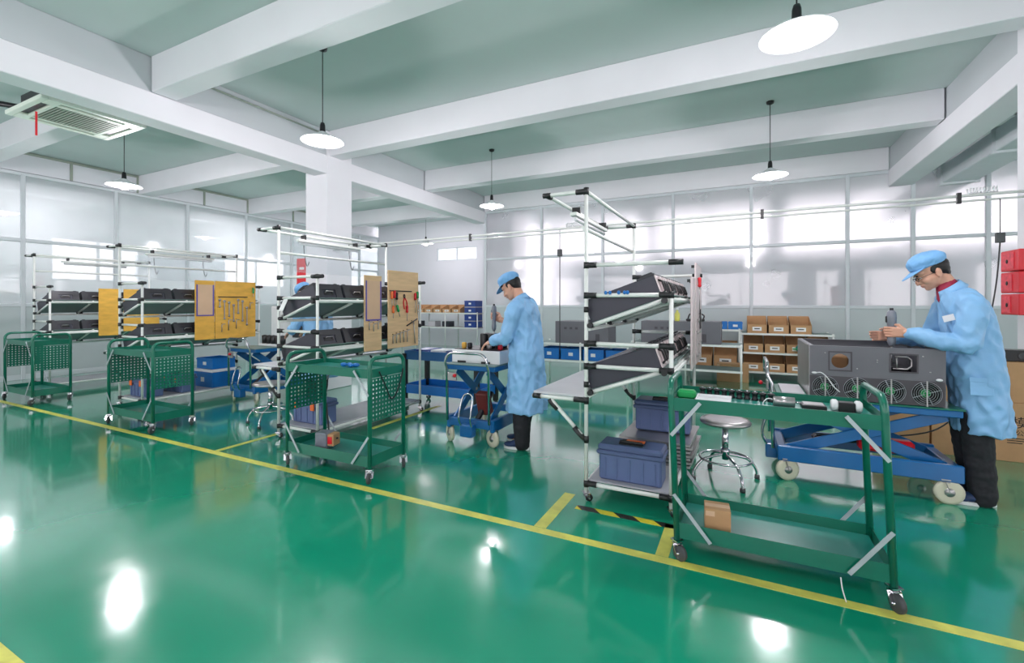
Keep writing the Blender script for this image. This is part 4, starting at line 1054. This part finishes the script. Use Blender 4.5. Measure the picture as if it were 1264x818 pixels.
# ---------------------------------------------------------------- people
TMP = bpy.data.scenes.new('workbench')
def remesh(mb, name, m, parent, vox, smooth=3, disp=None, fac=.5):
    me = mb.mesh(name)
    import bmesh
    bm = bmesh.new(); bm.from_mesh(me); bmesh.ops.recalc_face_normals(bm, faces=bm.faces); bm.to_mesh(me); bm.free()
    o = bpy.data.objects.new(name, me); COL.objects.link(o)
    r = o.modifiers.new('r', 'REMESH'); r.mode = 'VOXEL'; r.voxel_size = vox; r.use_smooth_shade = True
    if smooth: s_ = o.modifiers.new('s', 'SMOOTH'); s_.factor = fac; s_.iterations = smooth
    COL.objects.unlink(o); TMP.collection.objects.link(o); dg = scene_depsgraph(TMP)
    me2 = bpy.data.meshes.new_from_object(o.evaluated_get(dg)); bpy.data.objects.remove(o)
    if disp:
        nr = [v.normal.copy() for v in me2.vertices]; cs = [v.co.copy() for v in me2.vertices]; out = []
        for a, q in zip(cs, nr): out.extend(a+q*disp(a))
        me2.vertices.foreach_set('co', out)
    me2.name = name; me2.materials.clear(); me2.materials.append(m)
    me2.polygons.foreach_set('use_smooth', [True]*len(me2.polygons))
    o = bpy.data.objects.new(name, me2); COL.objects.link(o); o.parent = parent
    return o
def loft(mb, rings, n=28):           # rings: (x, y, z, half depth x, half width y, pitch)
    vs = []; fs = []
    for (x, y, z, a, b, *p) in rings:
        p = p[0] if p else 0.
        for k in range(n):
            t = 2*pi*k/n; c, s = cos(t), sin(t)
            e = .85; c = abs(c)**e*(1 if c > 0 else -1); s = abs(s)**e*(1 if s > 0 else -1)
            vs.append((x+a*c*cos(p), y+b*s, z-a*c*sin(p)))
    N = len(rings)
    for i in range(N-1):
        for k in range(n): l = (k+1) % n; fs.append((i*n+k, i*n+l, (i+1)*n+l, (i+1)*n+k))
    fs += [tuple(reversed(range(n))), tuple((N-1)*n+k for k in range(n))]
    mb.add(vs, fs, True)
def limb(mb, pts, rs, n=16, balls=True):
    P = smoothpath(pts, 5); Rr = []
    for i in range(len(pts)-1):
        for j in range(5): Rr.append(rs[i]+(rs[i+1]-rs[i])*j/5)
    Rr.append(rs[-1])
    mb.tube(P, Rr, n)
    if balls: mb.ball(P[0], rs[0]*.99, 12, 8); mb.ball(P[-1], rs[-1]*.99, 12, 8)
def hand(mb, wrist, d, side, nrm, curls, thumb=(.5, .5), s=1.):
    # d: palm direction, side: towards the index finger, nrm: towards which the fingers curl
    W, d, side, nrm = V(wrist), V(d).normalized(), V(side).normalized(), V(nrm).normalized()
    m = Matrix((d, side, nrm)).transposed().to_4x4(); m.translation = W+d*.045*s
    mb.box((0, 0, 0), (.092*s, .078*s, .026*s), .012, m)
    mb.ball(W+d*.03*s+side*.022*s+nrm*.008, .02*s)
    for i, (off, sc) in enumerate(((.031, .95), (.0105, 1.05), (-.0105, 1.), (-.031, .8))):
        p = W+d*.088*s+side*off*s; pts = [p-d*.02]; a = 0; r0 = [.0098, .0098]
        pts.append(p)
        for (L, c) in zip((.042, .027, .022), curls[i]):
            a += c; p = p+(d*cos(a)+nrm*sin(a))*L*sc*s; pts.append(p)
        mb.tube(pts, [x*s for x in (.0098, .0096, .0088, .0082, .0068)], 8)
        for q, r_ in zip(pts[1:], (.0098, .009, .0084, .007)): mb.ball(q, r_*s, 8, 6)
    a, b = thumb
    p0 = W+d*.018*s+side*.024*s; p1 = p0+(side*.8+d*.6).normalized()*.036*s+nrm*.01*a
    p2 = p1+(d*.8+side*.25*(1-b)+nrm*.9*a).normalized()*.032*s; p3 = p2+(d*.7+nrm*1.1*b-side*.15).normalized()*.026*s
    mb.tube([p0, p1, p2, p3], [.014*s, .0125*s, .0105*s, .008*s], 8)
    for q, r_ in ((p1, .0125), (p2, .0105), (p3, .008)): mb.ball(q, r_*s, 8, 6)

def person(loc, rz, label, P):
    t = thing('person', label, 'person', loc, rz)
    hd = V(P['head']); pitch = P['pitch']; hs = P.get('hs', 1.)
    # head frame: local +x face direction, +z up, pitched forward
    HM = Matrix.Translation(hd) @ Matrix.Rotation(P.get('yaw', 0), 4, 'Z') @ Matrix.Rotation(pitch, 4, 'Y') @ Matrix.Scale(hs, 4)
    sh = P['shoulders']                     # centre between the shoulders
    hip = V(P['hip'])
    b = MB()
    def hb(c, r, rot=None):
        T = HM @ Matrix.Translation(c)
        if rot is not None: T = T @ rot
        mb = MB(); mb.ball((0, 0, 0), r, 22, 14); b.add(mb.v, mb.f, True, T)
    hb((-.012, 0, .035), (.098, .076, .085)); hb((.02, 0, -.02), (.074, .064, .082)); hb((.035, 0, -.062), (.052, .046, .042))
    hb((.066, 0, -.088), (.022, .024, .018)); hb((.06, 0, .03), (.036, .058, .03))
    hb((.078, 0, .016), (.016, .04, .009)); hb((.05, .035, -.03), (.035, .024, .03)); hb((.05, -.035, -.03), (.035, .024, .03))
    mb = MB(); mb.tube([(.086, 0, .012), (.096, 0, -.006), (.106, 0, -.024), (.108, 0, -.034), (.09, 0, -.04)], [.007, .009, .012, .0125, .01], 10); b.add(mb.v, mb.f, True, HM)
    for s in (-1, 1): hb((.094, s*.012, -.034), (.009, .007, .007))
    hb((.086, 0, -.056), (.012, .022, .0065)); hb((.085, 0, -.067), (.011, .019, .007))
    for s in (-1, 1):
        hb((-.012, s*.078, -.012), (.019, .008, .032), Matrix.Rotation(-.25, 4, 'Y')); hb((-.004, s*.076, -.035), (.009, .006, .011)); hb((-.018, s*.084, .004), (.014, .006, .02))
    nb = HM @ V((-.03, 0, -.05)); nk = V(P['neck'])
    limb(b, [nb, (nb+nk)/2+V((-.004, 0, 0)), nk], [.054*hs, .054, .062])
    # trunk, kept inside the clothes
    loft(b, [(hip.x, hip.y, hip.z-.08, .07, .10), (hip.x, hip.y, hip.z+.05, .085, .13), (hip.x*.5+sh[0]*.5, 0, (hip.z+sh[2])/2, .08, .12), (sh[0]-.02, 0, sh[2]-.15, .085, .13), (sh[0], 0, sh[2]-.04, .065, .12), (nk.x, 0, nk.z, .045, .05)])
    for s in (-1, 1):
        k = 'L' if s > 0 else 'R'
        A = P['arm'+k]; limb(b, A, [.045, .038, .027]); 
        hand(b, A[2], P['hand'+k]['d'], P['hand'+k]['side'], P['hand'+k]['n'], P['hand'+k]['curl'], P['hand'+k].get('thumb', (.6, .6)))
        Lg = P['leg'+k]; limb(b, Lg, [.075, .05, .038]); limb(b, [Lg[2], V(Lg[2])+V((.06, 0, -.055)), V(Lg[2])+V((.15, 0, -.06))], [.036, .03, .022])
    body = remesh(b, 'body', M['skin'], t, .0042, 2)
    # eyes, brows, lips, hair
    def hc(name, m, balls):
        mb2 = MB()
        for (c, r) in balls:
            mb = MB(); mb.ball((0, 0, 0), r, 14, 9); mb2.add(mb.v, mb.f, True, HM @ Matrix.Translation(c))
        return mb2.build(name, m, t)
    for s in (-1, 1):
        hc('eye', M['eye'], [((.081, s*.029, .0), (.011, .014, .006))]); hc('pupil', M['hair'], [((.091, s*.029, -.001), (.003, .006, .0045))])
        hc('eyebrow', M['hair'], [((.092, s*.029, .02), (.006, .019, .0045))])
    hc('mouth', M['lips'], [((.096, 0, -.0575), (.005, .019, .0035)), ((.093, 0, -.066), (.005, .016, .004))])
    h = MB()
    for (c, r) in (((-.03, 0, .035), (.089, .0805, .07)), ((-.056, 0, .0), (.05, .069, .05)), ((-.062, 0, -.032), (.033, .05, .03)), ((.055, 0, .062), (.045, .066, .022)), ((.0, .066, .022), (.02, .014, .03)), ((.0, -.066, .022), (.02, .014, .03))):
        mb = MB(); mb.ball((0, 0, 0), r, 18, 12); h.add(mb.v, mb.f, True, HM @ Matrix.Translation(c))
    remesh(h, 'hair', M['hair'], t, .006, 2, lambda c: .0025*mn.noise(c*90))
    # cap
    c_ = MB(); mb = MB()
    mb.ball((0, 0, 0), (.117, .099, .066), 26, 16); c_.add(mb.v, mb.f, True, HM @ Matrix.Translation((-.012, 0, .092)) @ Matrix.Rotation(-.12, 4, 'Y'))
    mb = MB(); mb.lathe([(.001, -.018), (.1, -.018), (.103, 0), (.1, .02), (.001, .02)], n=30)
    c_.add(mb.v, mb.f, True, HM @ Matrix.Translation((-.006, 0, .07)) @ Matrix.Rotation(-.1, 4, 'Y') @ Matrix.Diagonal((1.08, .88, 1, 1)))
    remesh(c_, 'cap', M['cap'], t, .005, 3, lambda c: .004*mn.noise(c*24)+.0015*mn.noise(c*60))
    br = MB(); vs = []; fs = []; n = 18
    for k in range(n+1):
        a = -1.15+2.3*k/n
        i_ = V((.106*cos(a)-.006, .088*sin(a)*1.02, .058)); o_ = V(((.106+.072*cos(a*1.25)**.6 if abs(a*1.25) < 1.5 else .106)*cos(a)-.004, .094*sin(a), .058-.030*max(0, cos(a*1.25))))
        for p in (i_, o_, o_-V((0, 0, .004)), i_-V((0, 0, .004))): vs.append(p)
    for k in range(n):
        for j in range(4): l = (j+1) % 4; fs.append((k*4+j, k*4+l, k*4+4+l, k*4+4+j))
    fs += [(3, 2, 1, 0), tuple(n*4+j for j in range(4))]
    br.add(vs, fs, True, HM @ Matrix.Translation((0, 0, .004))); br.build('cap_brim', M['cap'], t)
    # shirt collar
    if P.get('shirt'):
        s_ = MB(); mid = nk.lerp(nb, .34); limb(s_, [nk+V((.0, 0, -.05)), mid], [.078, .064]); remesh(s_, 'shirt_collar', M['shirt'], t, .006, 1)
    # coat
    c = MB(); loft(c, P['coat'])
    for s in (-1, 1):
        k = 'L' if s > 0 else 'R'
        S0, E0, W0 = [V(p) for p in P['arm'+k]]; cut = P.get('cuff'+k, .9)
        we = E0.lerp(W0, cut)
        limb(c, [V((sh[0], s*.10, sh[2]-.01)), S0+V((0, 0, -.005)), S0.lerp(E0, .55), E0, E0.lerp(W0, .5*cut), we], [.08, .083, .074, .066, .058, .05], balls=True)
    def wr(q):
        n1 = mn.noise(V((q.x*9, q.y*9, q.z*5.)))
        n2 = mn.noise(V((q.x*22+q.z*9, q.y*22, q.z*15-q.x*8)))
        rid = 1-abs(mn.noise(V((q.x*13-q.z*7, q.y*13+4, q.z*6+q.x*5))))*2
        low = max(0, min(1, (1.15-q.z)/.5))
        fold = sin(atan2(q.y, q.x)*11+3*n1)*.006*low
        return .013*n1+.008*n2+.010*rid-.005+fold
    coat = remesh(c, 'coat', M['coat'], t, .0085, 4, wr)
    # collar, pocket, seam
    cl = MB(); nv = (nb-nk).normalized(); cc = nk+nv*P.get('collar_up', .0)
    rings = []; n = 26
    a1 = V((1, 0, 0)); a1 = (a1-nv*a1.dot(nv)).normalized(); a2 = nv.cross(a1); vs = []; fs = []
    for (r_, h_) in ((.088, -.035), (.078, .0), (.072, .035), (.076, .037), (.086, .01), (.1, -.02)):
        for k in range(n):
            a = .35+(2*pi-.7)*k/(n-1); vs.append(cc+a1*cos(a)*r_*1.02+a2*sin(a)*r_+nv*(h_-.012*cos(a)))
    for i in range(5):
        for k in range(n-1): fs.append((i*n+k, i*n+k+1, (i+1)*n+k+1, (i+1)*n+k))
    cl.add(vs, fs, True); o = cl.build('collar', M['coat'], t); md = o.modifiers.new('thick', 'SOLIDIFY'); md.thickness = .004
    # trousers and shoes
    tr = MB()
    for s in (-1, 1):
        Lg = [V(p) for p in P['leg'+('L' if s > 0 else 'R')]]
        limb(tr, [Lg[0], Lg[1], Lg[2]+V((0, 0, .03)), Lg[2]+V((0, 0, -.035))], [.105, .088, .078, .076])
        sh_ = MB(); f = Lg[2]; T = Matrix.Translation((f.x, f.y, 0)) @ Matrix.Rotation(P.get('toe', .12)*s, 4, 'Z')
        for (cx, cz, rx, ry, rz_) in ((-.02, .06, .05, .042, .05), (.05, .048, .08, .045, .036), (.125, .038, .062, .048, .026)):
            mb = MB(); mb.ball((cx, 0, cz), (rx, ry, rz_), 18, 12); sh_.add(mb.v, mb.f, True, T)
        so = remesh(sh_, 'shoe', M['shoe'], t, .006, 2)
        sl = MB(); outline = [(.19*.5*cos(a)*1.42+.055, (.046+.006*cos(a))*sin(a)) for a in [2*pi*i/24 for i in range(24)]]
        sl.add([(x, y, z) for z in (.001, .024) for (x, y) in outline], [tuple(reversed(range(24))), tuple(range(24, 48))]+[(i, (i+1) % 24, 24+(i+1) % 24, 24+i) for i in range(24)], False, T)
        sl.build('shoe_sole', M['white'], so)
    tr.ball((hip.x, 0, hip.z), (.12, .17, .12))
    remesh(tr, 'trousers', M['trouser'], t, .008, 3, lambda q: .007*mn.noise(V((q.x*10, q.y*10, q.z*22)))+.003*mn.noise(q*40))
    return t, HM
FIST = [(1.0, 1.25, .7)]*4
GRIP = [(.75, 1.0, .7), (.8, 1.05, .7), (.85, 1.1, .7), (.9, 1.1, .7)]
SOFT = [(.35, .45, .3), (.4, .5, .35), (.45, .5, .4), (.5, .55, .4)]

# first worker: upright, looking down, right hand holds a driver up, left hand works on the chassis
p1 = dict(head=(.135, 0, 1.565), pitch=.55, neck=(.035, 0, 1.435), shoulders=(.0, 0, 1.40), hip=(-.03, 0, .88),
 armL=[(.0, .185, 1.355), (.07, .25, 1.085), (.27, .14, 1.035)], handL=dict(d=(1, -.25, -.3), side=(.2, -.9, .25), n=(.1, .1, -1), curl=SOFT),
 armR=[(.02, -.185, 1.355), (.09, -.25, 1.13), (.34, -.17, 1.235)], cuffR=.28, handR=dict(d=(1, -.05, .35), side=(-.25, 0, 1), n=(-.1, 1, .1), curl=GRIP, thumb=(.8, .8)),
 legL=[(-.03, .095, .86), (-.01, .10, .48), (-.03, .10, .09)], legR=[(-.03, -.095, .86), (.02, -.10, .48), (.06, -.10, .09)],
 coat=[(-.035, 0, .36, .185, .235), (-.035, 0, .42, .185, .23), (-.035, 0, .62, .172, .215), (-.035, 0, .88, .158, .205), (-.025, 0, 1.05, .148, .198), (-.01, 0, 1.22, .142, .2), (.0, 0, 1.33, .13, .205), (.01, 0, 1.395, .11, .185), (.02, 0, 1.43, .085, .13), (.03, 0, 1.455, .068, .08)])
w1, H1 = person((-1.92, 4.10, 0), pi, 'worker in long light blue coat and cap holding up a grey driver', p1)
# second worker: larger, leaning towards the cabinet, both arms forward
p2 = dict(head=(.205, 0, 1.63), pitch=.5, neck=(.10, 0, 1.50), shoulders=(.05, 0, 1.45), hip=(-.04, 0, .92), hs=1.03, shirt=True,
 armL=[(.04, .19, 1.375), (.10, .26, 1.12), (.385, .13, 1.19)], handL=dict(d=(1, -.15, .02), side=(0, .1, 1), n=(0, -1, 0), curl=GRIP, thumb=(.7, .7)),
 armR=[(.07, -.19, 1.375), (.16, -.24, 1.13), (.43, -.07, 1.15)], handR=dict(d=(1, .25, .02), side=(0, .0, 1), n=(0, 1, 0), curl=SOFT),
 legL=[(-.04, .10, .9), (-.01, .10, .5), (-.035, .10, .09)], legR=[(-.05, -.09, .9), (-.01, -.09, .5), (-.06, -.09, .09)],
 coat=[(-.062, 0, .50, .142, .24), (-.06, 0, .58, .14, .24), (-.05, 0, .74, .142, .23), (-.02, 0, .95, .148, .215), (-.01, 0, 1.12, .142, .208), (.01, 0, 1.28, .143, .206), (.03, 0, 1.38, .13, .205), (.055, 0, 1.44, .112, .18), (.075, 0, 1.475, .088, .13), (.095, 0, 1.505, .068, .085)])
w2, H2 = person((1.465, 4.42, 0), pi, 'worker in light blue coat, cap and glasses leaning over the fan cabinet', p2)
# glasses of the second worker
g = MB()
for s in (-1, 1):
    g.tube([H2 @ V((.102, s*.032+.02*cos(a*pi/10), -.002+.014*sin(a*pi/10))) for a in range(20)], .0018, 5, closed=True)
    g.tube([H2 @ V((.102, s*.052, .003)), H2 @ V((.06, s*.076, .004)), H2 @ V((-.01, s*.083, .0))], .0018, 5)
g.tube([H2 @ V((.102, -.012, 0)), H2 @ V((.106, 0, .004)), H2 @ V((.102, .012, 0))], .0018, 5)
g.build('glasses', M['dark'], w2)
# chest pocket and hip pocket, badge
m = MB(); m.box((0, 0, 0), (.12, .006, .12), .002); m.box((0, .002, .045), (.125, .006, .03), .002)
m.build('hip_pocket', M['coat'], w2, (.01, .224, .84), (.06, 0, 0))
MB().box((0, 0, 0), (.07, .003, .045), .001).build('badge', M['sticker'], w2, (.15, .13, 1.3), (0, .3, -.8))
# third worker, bending behind the middle rack
p3 = dict(p1); p3.update(head=(.235, .02, 1.545), pitch=.75, neck=(.10, 0, 1.42), shoulders=(.05, 0, 1.38),
 armR=[(.05, -.185, 1.335), (.17, -.25, 1.10), (.36, -.17, 1.02)], handR=dict(d=(1, .2, -.3), side=(.2, .9, .25), n=(.1, -.1, -1), curl=SOFT), cuffR=.9,
 armL=[(.04, .185, 1.335), (.15, .25, 1.08), (.36, .14, 1.02)],
 coat=[(-.035, 0, .40, .185, .235), (-.035, 0, .62, .172, .22), (-.03, 0, .88, .165, .21), (-.01, 0, 1.05, .155, .2), (.015, 0, 1.22, .148, .2), (.04, 0, 1.33, .135, .205), (.06, 0, 1.39, .112, .185), (.08, 0, 1.42, .085, .13), (.095, 0, 1.445, .068, .08)])
w3, H3 = person((-5.18, 4.42, 0), pi, 'worker in light blue coat and cap partly hidden behind the middle rack', p3)

# power drivers held by the workers
def driver(loc, rz, label, flip=False):
    t = thing('power_driver', label, 'tool', loc, rot=(0, 0, rz))
    MB().lathe([(.001, .13), (.016, .128), (.026, .11), (.029, .07), (.027, .03), (.022, .0), (.022, -.06), (.026, -.09), (.022, -.12), (.012, -.14), (.001, -.14)], n=20).build('body', M['drill'], t)
    MB().cyl((0, 0, -.14), (0, 0, -.19), .008, 10).build('chuck', M['steel'], t); MB().cyl((0, 0, -.19), (0, 0, -.25), .003, 8).build('bit', M['steel'], t)
    MB().box((-.024, 0, .06), (.02, .02, .05), .005).build('switch', M['black'], t)
    MB().lathe([(.001, 0), (.012, 0), (.01, .02), (.001, .02)], (0, 0, .125), 10).build('cable_cap', M['black'], t)
    return t
def at(w, p): return Matrix.Translation(w.location) @ Matrix.Rotation(w.rotation_euler.z, 4, 'Z') @ V(p)
d1 = driver(at(w1, (.41, -.135, 1.255)), 0, 'grey power driver held upright by the first worker')
d2 = driver(at(w2, (.46, .085, 1.225)), 0, 'grey power driver held by the second worker over the cabinet')
bpy.data.scenes.remove(TMP)
d2.scale = (1.08, 1.08, 1.0)
